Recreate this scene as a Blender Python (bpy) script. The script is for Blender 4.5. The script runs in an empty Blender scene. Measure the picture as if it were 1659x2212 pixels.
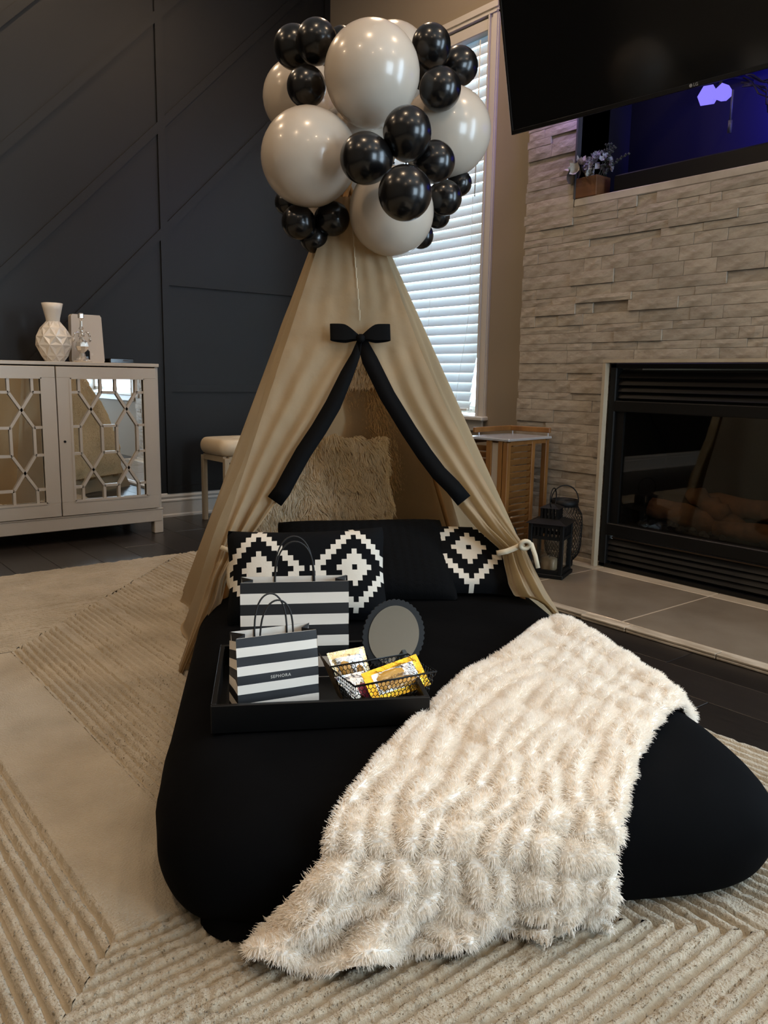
import bpy, math, random
import numpy as np
from mathutils import Vector, Matrix, noise as mnoise
from math import sin, cos, pi, radians, sqrt, atan2

random.seed(7); rng = np.random.default_rng(7)
S = bpy.context.scene
COL = S.collection

# ------------------------------------------------------------------ camera
cam_d = bpy.data.cameras.new('camera'); cam = bpy.data.objects.new('camera', cam_d); COL.objects.link(cam)
S.camera = cam
cam_d.sensor_fit = 'HORIZONTAL'; cam_d.sensor_width = 36.0; cam_d.lens = 36.0 * 1736.4 / 1659.0
cam_d.clip_start = 0.02
YAW, PITCH, ROLL = radians(51.503), radians(9.513), radians(0.937)
fw = Vector((cos(YAW) * cos(PITCH), sin(YAW) * cos(PITCH), -sin(PITCH)))
rt = Vector((sin(YAW), -cos(YAW), 0)); up = rt.cross(fw)
r2 = rt * cos(ROLL) + up * sin(ROLL); u2 = up * cos(ROLL) - rt * sin(ROLL)
mw = Matrix((r2, u2, -fw)).transposed().to_4x4(); mw.translation = (0, 0, 0.9)
cam.matrix_world = mw

# ------------------------------------------------------------------ world (overcast daylight outside) and exposure
W = bpy.data.worlds.new('world'); S.world = W; W.use_nodes = True
bgn = W.node_tree.nodes['Background']; bgn.inputs[0].default_value = (0.66, 0.84, 1.0, 1); bgn.inputs[1].default_value = 12.5
S.view_settings.view_transform = 'Standard'; S.view_settings.look = 'None'
S.view_settings.exposure = 0.18; S.view_settings.gamma = 1.0; S.view_settings.use_curve_mapping = False
S.cycles.use_denoising = True
S.cycles.max_bounces = 7; S.cycles.diffuse_bounces = 4; S.cycles.glossy_bounces = 4; S.cycles.transparent_max_bounces = 12
S.cycles.caustics_reflective = False; S.cycles.caustics_refractive = False
S.cycles.sample_clamp_indirect = 6.0

def light(name, kind, loc, energy, color, size=0.1, size_y=None, rot=(0, 0, 0), portal=False, spread=None):
    d = bpy.data.lights.new(name, kind); d.energy = energy; d.color = color
    if kind == 'AREA':
        d.size = size
        if size_y: d.shape = 'RECTANGLE'; d.size_y = size_y
        else: d.shape = 'DISK'
        if spread: d.spread = spread
        if portal: d.cycles.is_portal = True
    else: d.shadow_soft_size = size
    o = bpy.data.objects.new(name, d); o.location = loc; o.rotation_euler = rot; COL.objects.link(o)
    return o

WARM = (1.0, 0.71, 0.45)
CANS = [(1.35, 4.25), (0.1, 3.4), (2.55, 3.2), (2.45, 1.0), (0.9, 1.5), (-0.6, 1.3), (0.8, -0.7), (2.5, -1.1), (-0.9, -1.4), (-1.4, 3.2)]
for (x, y) in CANS:
    light('can_lamp', 'AREA', (x, y, 3.545), 11.0, WARM, size=0.13)
# portals that guide the sky's light through the two windows of the back wall and the glass door behind the camera
light('sky_portal', 'AREA', (3.47, 3.745, 1.75), 1, (1, 1, 1), size=2.1, size_y=0.92, rot=(0, radians(90), 0), portal=True)
light('sky_portal', 'AREA', (3.47, -0.55, 1.75), 1, (1, 1, 1), size=2.1, size_y=1.5, rot=(0, radians(90), 0), portal=True)
light('sky_portal', 'AREA', (2.10, -3.32, 1.40), 1, (1, 1, 1), size=1.6, size_y=2.3, rot=(radians(90), 0, 0), portal=True)

# ------------------------------------------------------------------ helpers
BR = radians(-30.0)
cB, sB = cos(BR), sin(BR)
def B(t, s, z=0.0):                       # bed frame (t across, s away) -> world
    return Vector((cB * t - sB * s, sB * t + cB * s, z))

def srgb(h):
    h = h.lstrip('#'); out = []
    for i in (0, 2, 4):
        c = int(h[i:i + 2], 16) / 255.0
        out.append(c / 12.92 if c <= 0.04045 else ((c + 0.055) / 1.055) ** 2.4)
    return tuple(out)

class G:
    def __init__(s): s.v = []; s.f = []; s.m = []
    def add(s, vs, fs, mi=0):
        b = len(s.v); s.v.extend([tuple(p) for p in vs])
        for f in fs: s.f.append(tuple(i + b for i in f)); s.m.append(mi)
        return s
    def box(s, c, d, R=None, ch=0.0, mi=0):
        hx, hy, hz = d[0] / 2, d[1] / 2, d[2] / 2
        if ch <= 0:
            vs = [(x, y, z) for x in (-hx, hx) for y in (-hy, hy) for z in (-hz, hz)]
            fs = [(0, 1, 3, 2), (4, 6, 7, 5), (0, 4, 5, 1), (2, 3, 7, 6), (0, 2, 6, 4), (1, 5, 7, 3)]
        else:
            ch = min(ch, hx * .9, hy * .9, hz * .9); vs = []; idx = {}
            for sx in (-1, 1):
                for sy in (-1, 1):
                    for sz in (-1, 1):
                        for a in range(3):
                            p = [sx * (hx - ch), sy * (hy - ch), sz * (hz - ch)]
                            p[a] = (sx * hx, sy * hy, sz * hz)[a]
                            idx[(sx, sy, sz, a)] = len(vs); vs.append(tuple(p))
            fs = []
            for sg in (-1, 1):
                fs.append([idx[(sg, a, b, 0)] for a, b in ((-1, -1), (1, -1), (1, 1), (-1, 1))][::sg])
                fs.append([idx[(a, sg, b, 1)] for a, b in ((-1, -1), (1, -1), (1, 1), (-1, 1))][::-sg])
                fs.append([idx[(a, b, sg, 2)] for a, b in ((-1, -1), (1, -1), (1, 1), (-1, 1))][::sg])
            for a in (-1, 1):
                for b in (-1, 1):
                    fs.append([idx[(a, b, -1, 0)], idx[(a, b, 1, 0)], idx[(a, b, 1, 1)], idx[(a, b, -1, 1)]][::-a * b])
                    fs.append([idx[(a, -1, b, 0)], idx[(a, 1, b, 0)], idx[(a, 1, b, 2)], idx[(a, -1, b, 2)]][::a * b])
                    fs.append([idx[(-1, a, b, 1)], idx[(1, a, b, 1)], idx[(1, a, b, 2)], idx[(-1, a, b, 2)]][::-a * b])
                    for q in (-1, 1):
                        fs.append([idx[(a, b, q, 0)], idx[(a, b, q, 1)], idx[(a, b, q, 2)]][::a * b * q])
        if R is not None: vs = [R @ Vector(p) for p in vs]
        c = Vector(c); return s.add([Vector(p) + c for p in vs], fs, mi)
    def tube(s, pts, r, n=8, closed=False, mi=0, cap=True):
        pts = [Vector(p) for p in pts]; N = len(pts); rs = r if isinstance(r, (list, tuple)) else [r] * N
        vs = []; prev = None
        for i, p in enumerate(pts):
            if closed: d = pts[(i + 1) % N] - pts[i - 1]
            else: d = pts[min(i + 1, N - 1)] - pts[max(i - 1, 0)]
            if d.length < 1e-9: d = Vector((0, 0, 1))
            d.normalize()
            if prev is None:
                a = Vector((0, 0, 1)) if abs(d.z) < .9 else Vector((1, 0, 0)); u = d.cross(a).normalized()
            else:
                u = (prev - d * prev.dot(d))
                u = u.normalized() if u.length > 1e-6 else d.orthogonal().normalized()
            prev = u; w = d.cross(u)
            for k in range(n):
                an = 2 * pi * k / n; vs.append(p + (u * cos(an) + w * sin(an)) * rs[i])
        fs = []
        for i in range(N if closed else N - 1):
            j = (i + 1) % N
            for k in range(n):
                k2 = (k + 1) % n; fs.append((i * n + k, i * n + k2, j * n + k2, j * n + k))
        if cap and not closed:
            fs.append(tuple(range(n))[::-1]); fs.append(tuple((N - 1) * n + k for k in range(n)))
        return s.add(vs, fs, mi)
    def lathe(s, prof, n=24, c=(0, 0, 0), mi=0, cap=True):
        c = Vector(c); vs = []
        for (r, z) in prof:
            for k in range(n):
                a = 2 * pi * k / n; vs.append(c + Vector((r * cos(a), r * sin(a), z)))
        fs = []
        for i in range(len(prof) - 1):
            for k in range(n):
                k2 = (k + 1) % n; fs.append((i * n + k, i * n + k2, (i + 1) * n + k2, (i + 1) * n + k))
        if cap:
            if prof[0][0] > 1e-5: fs.append(tuple(range(n))[::-1])
            if prof[-1][0] > 1e-5: fs.append(tuple((len(prof) - 1) * n + k for k in range(n)))
        return s.add(vs, fs, mi)
    def grid(s, fn, nu, nv, mi=0, cu=False, mfn=None):
        vs = [fn(i / (nu if cu else nu - 1), j / (nv - 1)) for j in range(nv) for i in range(nu)]
        b = len(s.v); s.v.extend([tuple(p) for p in vs])
        for j in range(nv - 1):
            for i in range(nu if cu else nu - 1):
                i2 = (i + 1) % nu
                s.f.append((b + j * nu + i, b + j * nu + i2, b + (j + 1) * nu + i2, b + (j + 1) * nu + i))
                s.m.append(mfn(i, j) if mfn else mi)
        return s
    def prism(s, poly, h0, h1, T=lambda x, y, z: (x, y, z), mi=0):
        n = len(poly); vs = [T(x, y, h0) for x, y in poly] + [T(x, y, h1) for x, y in poly]
        fs = [tuple(range(n))[::-1], tuple(range(n, 2 * n))] + [(i, (i + 1) % n, n + (i + 1) % n, n + i) for i in range(n)]
        return s.add(vs, fs, mi)
    def bar(s, p, q, w, h, nrm=(0, 0, 1), mi=0):        # rectangular bar from p to q; w across, h along nrm
        p = Vector(p); q = Vector(q); d = (q - p); L = d.length; d.normalize(); nr = Vector(nrm); nr = (nr - d * nr.dot(d)).normalized()
        R = Matrix((d, nr.cross(d), nr)).transposed()
        return s.box((p + q) / 2, (L, w, h), R, mi=mi)
    def build(s, name, mats, parent=None, smooth=False, loc=None, rz=0.0):
        me = bpy.data.meshes.new(name); me.from_pydata(s.v, [], s.f)
        if not isinstance(mats, (list, tuple)): mats = [mats]
        for m in mats: me.materials.append(m)
        if len(mats) > 1: me.polygons.foreach_set('material_index', s.m)
        if smooth: me.polygons.foreach_set('use_smooth', [True] * len(me.polygons))
        me.update()
        o = bpy.data.objects.new(name, me); COL.objects.link(o)
        if parent is not None: o.parent = parent
        if loc is not None: o.location = loc; o.rotation_euler = (0, 0, rz)
        return o

def tag(o, label=None, cat=None, group=None, kind=None):
    if label: o['label'] = label
    if cat: o['category'] = cat
    if group: o['group'] = group
    if kind: o['kind'] = kind
    return o
def thing(name, label, cat, loc=(0, 0, 0), rz=0.0, group=None):
    o = bpy.data.objects.new(name, None); COL.objects.link(o); o.location = loc; o.rotation_euler = (0, 0, rz); o.empty_display_size = .1
    return tag(o, label, cat, group)
def struct(name, g, m, parent=None, smooth=False):
    return tag(g.build(name, m, parent, smooth), kind='structure')
def shared(o, name, parent, loc=(0, 0, 0), rot=(0, 0, 0), scale=(1, 1, 1)):   # a part that reuses another part's mesh
    c = o.copy(); c.name = name; COL.objects.link(c); c.parent = parent; c.location = loc; c.rotation_euler = rot; c.scale = scale
    return c
def smoothstep(a, b, x):
    t = max(0, min(1, (x - a) / (b - a))); return t * t * (3 - 2 * t)
def lerp_tab(tab, x):                       # tab sorted by key descending or ascending
    ks = [k for k, *_ in tab]
    asc = ks[0] < ks[-1]
    T = tab if asc else tab[::-1]
    if x <= T[0][0]: return T[0][1:]
    for a, b in zip(T, T[1:]):
        if x <= b[0]:
            k = (x - a[0]) / (b[0] - a[0] + 1e-12)
            return tuple(p * (1 - k) + q * k for p, q in zip(a[1:], b[1:]))
    return T[-1][1:]
def N3(x, y=0., z=0.): return mnoise.noise(Vector((x, y, z)))

# ------------------------------------------------------------------ materials (all procedural)
def mat(name, col, rough=.55, metal=0., spec=.5, vary=None, bump=None, rnd=0., sheen=0., coat=0., trans=0., alpha=None, emit=None, wave=None, aniso=None, ior=None, weave=None):
    m = bpy.data.materials.new(name); m.use_nodes = True; nt = m.node_tree; p = nt.nodes['Principled BSDF']
    col = srgb(col) if isinstance(col, str) else col
    p.inputs['Base Color'].default_value = (*col, 1); p.inputs['Roughness'].default_value = rough; p.inputs['Metallic'].default_value = metal
    p.inputs['Specular IOR Level'].default_value = spec
    if sheen: p.inputs['Sheen Weight'].default_value = sheen; p.inputs['Sheen Roughness'].default_value = .5
    if coat: p.inputs['Coat Weight'].default_value = coat; p.inputs['Coat Roughness'].default_value = .08
    if trans: p.inputs['Transmission Weight'].default_value = trans
    if ior: p.inputs['IOR'].default_value = ior
    if emit: p.inputs['Emission Color'].default_value = (*emit[0], 1); p.inputs['Emission Strength'].default_value = emit[1]
    tc = nt.nodes.new('ShaderNodeTexCoord'); L = nt.links.new
    src = None
    if vary:                                # (scale, second colour, stretch)
        sc, c2 = vary[0], vary[1]; st = vary[2] if len(vary) > 2 else (1, 1, 1)
        mp = nt.nodes.new('ShaderNodeMapping'); mp.inputs['Scale'].default_value = st; L(tc.outputs['Object'], mp.inputs[0])
        nz = nt.nodes.new('ShaderNodeTexNoise'); nz.inputs['Scale'].default_value = sc; nz.inputs['Detail'].default_value = 6; L(mp.outputs[0], nz.inputs[0])
        rp = nt.nodes.new('ShaderNodeValToRGB'); rp.color_ramp.elements[0].position = .35; rp.color_ramp.elements[1].position = .68
        rp.color_ramp.elements[0].color = (*col, 1); rp.color_ramp.elements[1].color = (*(srgb(c2) if isinstance(c2, str) else c2), 1)
        L(nz.outputs[0], rp.inputs[0]); src = rp.outputs[0]
    if rnd:
        oi = nt.nodes.new('ShaderNodeObjectInfo'); hs = nt.nodes.new('ShaderNodeHueSaturation')
        mr = nt.nodes.new('ShaderNodeMapRange'); mr.inputs[3].default_value = 1 - rnd; mr.inputs[4].default_value = 1 + rnd
        L(oi.outputs['Random'], mr.inputs[0]); L(mr.outputs[0], hs.inputs['Value'])
        if src: L(src, hs.inputs['Color'])
        else: hs.inputs['Color'].default_value = (*col, 1)
        src = hs.outputs[0]
    if src: L(src, p.inputs['Base Color'])
    if bump:                                # (scale, strength, distance, stretch)
        st = bump[3] if len(bump) > 3 else (1, 1, 1)
        mp = nt.nodes.new('ShaderNodeMapping'); mp.inputs['Scale'].default_value = st; L(tc.outputs['Object'], mp.inputs[0])
        nz = nt.nodes.new('ShaderNodeTexNoise'); nz.inputs['Scale'].default_value = bump[0]; nz.inputs['Detail'].default_value = 5; L(mp.outputs[0], nz.inputs[0])
        bp = nt.nodes.new('ShaderNodeBump'); bp.inputs['Strength'].default_value = bump[1]; bp.inputs['Distance'].default_value = bump[2]
        L(nz.outputs[0], bp.inputs['Height']); L(bp.outputs[0], p.inputs['Normal'])
    if alpha is not None: p.inputs['Alpha'].default_value = alpha
    return m

def cloth_translucent(name, col, tcol, mix=.3, vary=None, bump=None, rough=.9):
    m = mat(name, col, rough, vary=vary, bump=bump, spec=.15); nt = m.node_tree; p = nt.nodes['Principled BSDF']; out = nt.nodes['Material Output']
    t = nt.nodes.new('ShaderNodeBsdfTranslucent'); t.inputs[0].default_value = (*srgb(tcol), 1)
    mx = nt.nodes.new('ShaderNodeMixShader'); mx.inputs[0].default_value = mix
    nt.links.new(p.outputs[0], mx.inputs[1]); nt.links.new(t.outputs[0], mx.inputs[2]); nt.links.new(mx.outputs[0], out.inputs[0])
    return m
def pane(name, tint=(1, 1, 1), gloss=.08, rough=.02):
    m = bpy.data.materials.new(name); m.use_nodes = True; nt = m.node_tree; nt.nodes.clear()
    out = nt.nodes.new('ShaderNodeOutputMaterial'); a = nt.nodes.new('ShaderNodeBsdfTransparent'); a.inputs[0].default_value = (*tint, 1)
    g = nt.nodes.new('ShaderNodeBsdfGlossy'); g.inputs['Roughness'].default_value = rough
    fr = nt.nodes.new('ShaderNodeLayerWeight'); pw = nt.nodes.new('ShaderNodeMath'); pw.operation = 'POWER'; pw.inputs[1].default_value = 4.0
    nt.links.new(fr.outputs['Facing'], pw.inputs[0])
    ad = nt.nodes.new('ShaderNodeMath'); ad.operation = 'ADD'; ad.inputs[1].default_value = gloss; ad.use_clamp = True; nt.links.new(pw.outputs[0], ad.inputs[0])
    mx = nt.nodes.new('ShaderNodeMixShader'); nt.links.new(ad.outputs[0], mx.inputs[0])
    nt.links.new(a.outputs[0], mx.inputs[1]); nt.links.new(g.outputs[0], mx.inputs[2]); nt.links.new(mx.outputs[0], out.inputs[0])
    return m

M = {}
M['navy'] = mat('navy_paint', (.0066, .0059, .0052), .48, spec=.34, vary=(1.2, (.0082, .0073, .0063)), bump=(60, .05, .002))
M['beige'] = mat('beige_paint', '#8d8272', .75, bump=(120, .05, .002))
M['ceil'] = mat('ceiling_paint', '#f0ece6', .9)
M['trim'] = mat('white_trim', '#c9c5be', .35)
M['plank'] = mat('dark_oak', (.012, .0095, .008), .33, vary=(9, (.02, .0155, .0125), (8, 1, 1)), rnd=.25, bump=(30, .12, .002, (10, 1, 1)))
M['stone'] = mat('split_quartz', '#a89e8f', .6, vary=(18, '#918677', (1, 1, 2.2)), rnd=.10, bump=(55, .55, .004, (1, 1, 1.6)))
M['stonecore'] = mat('grout', '#8a7e6d', .9)
M['tile'] = mat('hearth_tile', '#84796a', .17, vary=(4, '#74695b'), rnd=.05)
M['tile_edge'] = mat('hearth_edge', '#c3b6a3', .6, vary=(30, '#93846f', (1, .2, 3)), rnd=.15, bump=(60, .6, .004))
M['tile_trim'] = mat('hearth_border', '#b5a893', .4, vary=(8, '#a89a84'))
M['grout'] = mat('pale_grout', '#bfae98', .8)
M['rug'] = mat('rug_pile', '#bbae98', .95, spec=.1, vary=(5, '#a39680'), bump=(220, .9, .006), sheen=.25)
M['rug_base'] = mat('rug_weave', '#a69983', .95, spec=.1, bump=(300, .6, .003))
M['canvas'] = cloth_translucent('canvas', '#bea98b', '#cfba96', .50, vary=(3, '#b39e80'), bump=(9, .5, .02))
M['tie'] = cloth_translucent('canvas_tie', '#d0c1a6', '#b5a078', .15, bump=(60, .3, .003))
M['wood_pole'] = mat('pine', '#b98a55', .6, vary=(12, '#a0723f', (1, 1, .2)))
M['black_velvet'] = mat('black_fleece', (.0018, .0018, .0021), .9, spec=.05, vary=(5, (.0028, .0028, .0032)), bump=(14, .15, .01))
M['knit'] = mat('black_knit', (.0028, .0028, .003), .9, spec=.08, bump=(200, .4, .003))
M['ribbon'] = mat('black_grosgrain', (.0022, .0022, .0025), .75, spec=.08)
M['fur_white'] = cloth_translucent('white_plush', '#fffaf2', '#fff4e4', .3, rough=.95)
M['fur_base'] = mat('plush_backing', '#fffaf2', .95, spec=.1)
M['fur_cream'] = cloth_translucent('cream_fur', '#fff2dc', '#f4e2c0', .3, rough=.95)
M['fur_tan'] = cloth_translucent('tan_fur', '#e6cba0', '#d8bc90', .3, rough=.95)
M['fur_pale'] = cloth_translucent('pale_fur', '#fff0da', '#f0dcba', .3, rough=.95)
M['fur_brown'] = cloth_translucent('brown_fur', '#5e4a35', '#4a3826', .2, rough=.95)
M['pil_w'] = mat('pillow_white', '#d3cbbd', .9, spec=.1, bump=(150, .2, .002))
M['pil_b'] = mat('pillow_black', (.0035, .0038, .0045), .9, spec=.1, bump=(150, .2, .002))
M['bag_w'] = mat('paper_white', '#ece3d6', .55)
M['bag_b'] = mat('paper_black', (.013, .013, .014), .5)
M['cord'] = mat('paper_cord', (.012, .011, .011), .7)
M['letter'] = mat('white_print', '#c8c2b8', .6)
M['tray'] = mat('black_lacquer', (.0015, .0015, .0016), .42, spec=.25, vary=(20, (.002, .002, .002)))
M['wire'] = mat('black_wire', (.008, .008, .008), .4, metal=.3)
M['gold'] = mat('gold_foil', (1.0, .56, .05), .24, metal=.9, bump=(60, .8, .006))
M['palegold'] = mat('pale_gold_foil', (.9, .72, .42), .22, metal=.9, bump=(50, .8, .006))
M['silver'] = mat('silver_foil', (.82, .84, .86), .18, metal=1.0, bump=(40, .9, .008))
M['amber'] = mat('amber_gel', (.55, .29, .045), .3, coat=.4)
M['pink'] = mat('pink_gel', (.42, .055, .13), .35, coat=.3)
M['brownpack'] = mat('brown_foil', (.16, .10, .05), .3, metal=.6, bump=(40, .6, .005))
M['greypack'] = mat('grey_film', (.12, .11, .10), .25, coat=.5, bump=(40, .6, .005))
M['print'] = mat('brown_print', (.10, .04, .01), .6)
M['mirror'] = mat('mirror_glass', (.86, .87, .86), .015, metal=1.0)
M['hmirror'] = mat('hand_mirror_glass', (.9, .92, .91), .06, metal=1.0)
M['blackplastic'] = mat('black_plastic', (.004, .004, .004), .5, spec=.25)
M['white_lacquer'] = mat('white_lacquer', '#c0b6a7', .38)
M['porcelain'] = mat('white_ceramic', '#e4dccf', .25, coat=.3)
M['router'] = mat('white_plastic', '#cfc6b9', .45)
M['crystal'] = mat('crystal', (.92, .88, .82), .10, metal=.75, spec=.8)
M['black_gloss'] = mat('black_gloss', (.006, .006, .006), .12)
M['tvscreen'] = mat('tv_screen', (.004, .004, .004), .14, spec=.35)
M['tvframe'] = mat('tv_bezel', (.004, .004, .004), .35, spec=.3)
M['metal_black'] = mat('fireplace_black', (.003, .0028, .0026), .45, spec=.3)
M['louver'] = mat('louver_black', (.005, .0042, .0036), .33, spec=.4)
M['brass'] = mat('dull_brass', (.12, .085, .06), .4, metal=.8)
M['log'] = mat('ceramic_log', (.55, .26, .11), .9, vary=(12, (.25, .14, .08)), bump=(30, .8, .01))
M['ash'] = mat('ash', (.05, .045, .04), .95, bump=(40, .8, .01))
M['firebox'] = mat('firebox', (.02, .018, .016), .9)
M['fireglass'] = pane('fireplace_glass', (.62, .60, .57), .05)
M['glass'] = pane('clear_glass', (.96, .98, 1), .02)
M['lampglass'] = pane('lantern_glass', (.93, .92, .9), .04)
M['lantern'] = mat('black_iron', (.0026, .0028, .003), .55, spec=.25, bump=(90, .2, .002))
M['candle'] = mat('candle_wax', '#c7b79d', .5, spec=.3)
M['bamboo'] = mat('bamboo', '#8a5f30', .45, vary=(14, '#6f4822', (1, 1, .3)), rnd=.12)
M['steel'] = mat('brushed_steel', (.66, .69, .73), .25, metal=.6)
M['towel'] = mat('white_card', '#c9c2b6', .7)
M['slat'] = cloth_translucent('blind_slat', '#cfc5b6', '#d8ecf8', .22, rough=.5)
M['cordw'] = mat('white_cord', '#e0ddd6', .7)
M['niche'] = mat('niche_paint', (.012, .012, .018), .7, spec=.05)
M['marble'] = mat('pale_marble', '#c6bdb0', .3, vary=(6, '#a59b8d'))
M['cable'] = mat('black_cable', (.012, .012, .014), .4)
M['planter'] = mat('planter_wood', '#6b4526', .6, vary=(10, '#543318', (1, .3, 3)))
M['petal'] = mat('white_petal', '#bdb7ae', .7)
M['hydr'] = mat('lilac_petal', '#a9a6b6', .7, rnd=.1)
M['leafdark'] = mat('grey_leaf', '#3c3a34', .7)
M['twig'] = mat('twig_green', '#3b3f3a', .7)
M['ledglow'] = mat('lit_lilac_lamp', (.05, .04, .2), .4, emit=((.23, .19, 1.0), 1.0))
M['balloon_w'] = mat('white_latex', '#bdb1a2', .25, spec=.5, coat=.25)
M['balloon_b'] = mat('black_latex', (.0045, .0042, .0042), .24, spec=.42, coat=.1)
M['cushion'] = mat('ivory_leather', '#c9b596', .45, bump=(60, .2, .003))
M['champagne'] = mat('champagne_paint', '#a8977c', .4)
M['lampcan'] = mat('can_trim', '#d8d2c8', .5)
M['canglow'] = mat('can_glow', (1, .8, .5), .5, emit=((1.0, .72, .42), 8.0))
M['logo'] = mat('grey_logo', (.20, .20, .20), .5)
M['socket'] = mat('grey_metal', (.06, .06, .07), .5)

# ================================================================== SETTING
XW, YA, XS = 3.29, 4.81, 3.20           # window wall, accent wall, stone face
X0, Y0, ZC = -2.6, -3.2, 3.56
# floor: base slab and planks running along y
fl = struct('floor', G().box(((X0 + XW) / 2, (Y0 + YA) / 2, -.03), (XW - X0 + .2, YA - Y0 + .2, .04)), M['stonecore'])
plank_me = G().box((0, 0, -.005), (.196, 1.597, .010), ch=.0012).build('plank', M['plank'], fl)
first = True; PL = .198
k = 0; x = 2.284 + PL / 2 + PL * 4
while x > X0 + .1:
    y = Y0 + .3 + (k * .67) % 1.6 - .8
    while y < YA + .7:
        if first: plank_me.location = (x, y, 0); first = False
        else: shared(plank_me, 'plank', fl, (x, y, 0))
        y += 1.6
    x -= PL; k += 1
struct('ceiling', G().box(((X0 + XW) / 2, (Y0 + YA) / 2, ZC + .03), (XW - X0 + .3, YA - Y0 + .3, .06)), M['ceil'])
# accent wall with battens
wl = struct('wall_left', G().box(((X0 + XW) / 2, YA + .05, ZC / 2), (XW - X0 + .2, .1, ZC)), M['navy'])
BT = .015
def batten(p, q, w):
    g = G(); g.bar((p[0], YA - BT / 2, p[1]), (q[0], YA - BT / 2, q[1]), w, BT, (0, -1, 0)); return g.build('batten', M['navy'], wl)
batten((2.087, .15), (2.087, ZC), .046)
batten((2.11, 1.456), (XW, 1.456), .046); batten((2.11, .812), (XW, .812), .046); batten((2.11, .173), (XW, .173), .046)
batten((3.268, .15), (3.268, ZC), .044)
for off in (1.43, .83, .23, -.372):     # diagonal battens, lower edge z = x + off, crossing over the upright
    c0 = off + .033
    xa = max(X0, .20 - c0); xb = min(XW - .04, ZC - c0)
    if off < -.3: xa = 1.2
    batten((xa, xa + c0), (xb, xb + c0), .046).location = (0, .0003, 0)
# walls behind the camera
W3 = (1.30, 2.90, .25, 2.55)             # wide window behind the camera
g = G(); g.box(((X0 - .1 + W3[0]) / 2, Y0 - .05, ZC / 2), (W3[0] - X0 + .1, .1, ZC)); g.box(((XW + .1 + W3[1]) / 2, Y0 - .05, ZC / 2), (XW + .1 - W3[1], .1, ZC))
g.box(((W3[0] + W3[1]) / 2, Y0 - .05, W3[2] / 2), (W3[1] - W3[0], .1, W3[2])); g.box(((W3[0] + W3[1]) / 2, Y0 - .05, (W3[3] + ZC) / 2), (W3[1] - W3[0], .1, ZC - W3[3]))
struct('wall_rear', g, M['beige'])
g = G()
for xx in (W3[0] + .03, W3[0] + .80, W3[1] - .03): g.box((xx, Y0 - .05, (W3[2] + W3[3]) / 2), (.06, .07, W3[3] - W3[2]))
for zz in (W3[2] + .03, W3[3] - .03): g.box(((W3[0] + W3[1]) / 2, Y0 - .05, zz), (W3[1] - W3[0] - .02, .066, .06))
struct('window_3', g, M['trim'])
struct('wall_side', G().box((X0 - .05, (Y0 + YA) / 2, ZC / 2), (.1, YA - Y0, ZC)), M['beige'])
# window wall: pieces around two windows and the chimney breast
W1, W2 = (3.29, 4.20), (-1.30, 0.20); WZ = (.69, 2.79)
CY = (.54, 2.90)                        # chimney breast y range
g = G()
def wpiece(y0, y1, z0, z1): g.box((XW + .07, (y0 + y1) / 2, (z0 + z1) / 2), (.14, y1 - y0, z1 - z0))
wpiece(W1[1], YA, 0, ZC); wpiece(CY[1], W1[0], 0, ZC); wpiece(W1[0], W1[1], 0, WZ[0]); wpiece(W1[0], W1[1], WZ[1], ZC)
wpiece(W2[1], CY[0], 0, ZC); wpiece(Y0, W2[0], 0, ZC); wpiece(W2[0], W2[1], 0, WZ[0]); wpiece(W2[0], W2[1], WZ[1], ZC)
struct('wall_back', g, M['beige'])
# baseboards
def baseboard(name, a, b, nrm):
    prof = [(0, 0), (.020, 0), (.020, .012), (.014, .02), (.014, .095), (.018, .10), (.018, .108), (.011, .116), (.016, .13), (.013, .142), (.006, .152), (0, .152)]
    a = Vector(a); b = Vector(b); n = Vector(nrm); gg = G()
    gg.prism(prof, 0, 1, lambda u, z, h: a.lerp(b, h) + n * u + Vector((0, 0, z)))
    return struct(name, gg, M['trim'])
baseboard('baseboard_left', (X0, YA, 0), (XW, YA, 0), (0, -1, 0))
baseboard('baseboard_back', (XW, CY[1], 0), (XW, YA, 0), (-1, 0, 0))
# windows: casing, sill, sash, pane
def window(name, y0, y1):
    g = G(); zc0, zc1 = WZ; w = .058
    def casing(yc, z0, z1, horiz=False):
        for (d, t, o) in ((.066, .012, 0), (.030, .020, .012), (.010, .026, -.026)):
            if horiz: g.box((XW - t / 2, (y0 + y1) / 2, yc + o), (t, y1 - y0 + 2 * (w + .004), d))
            else: g.box((XW - t / 2, yc[0] + o * yc[1], (z0 + z1) / 2), (t, d, z1 - z0))
    casing((y0 - .033, -1), zc0, zc1 + .0); casing((y1 + .033, 1), zc0, zc1 + .0); casing(zc1 + .033, 0, 0, True)
    # jamb lining
    for yy in (y0 + .006, y1 - .006): g.box((XW + .07, yy, (zc0 + zc1) / 2), (.14, .012, zc1 - zc0))
    g.box((XW + .07, (y0 + y1) / 2, zc1 - .006), (.14, y1 - y0, .012))
    o = struct(name, g, M['trim'])
    G().box((XW + .045, (y0 + y1) / 2, zc0 - .012), (.19, y1 - y0 + .16, .026), ch=.006).build('sill', M['trim'], o)
    G().box((XW - .008, (y0 + y1) / 2, zc0 - .055), (.016, y1 - y0 + .1, .06), ch=.004).build('apron', M['trim'], o)
    s = G()
    for yy in (y0 + .03, y1 - .03): s.box((XW + .115, yy, (zc0 + zc1) / 2), (.03, .036, zc1 - zc0 - .02))
    for zz in (zc0 + .03, (zc0 + zc1) / 2, zc1 - .035): s.box((XW + .115, (y0 + y1) / 2, zz), (.03, y1 - y0 - .03, .04))
    sash = s.build('sash', M['trim'], o)
    G().box((XW + .115, (y0 + y1) / 2, (zc0 + zc1) / 2), (.004, y1 - y0 - .06, zc1 - zc0 - .06)).build('pane', M['glass'], sash)
    return o
window('window_1', *W1); window('window_2', *W2)

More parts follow.
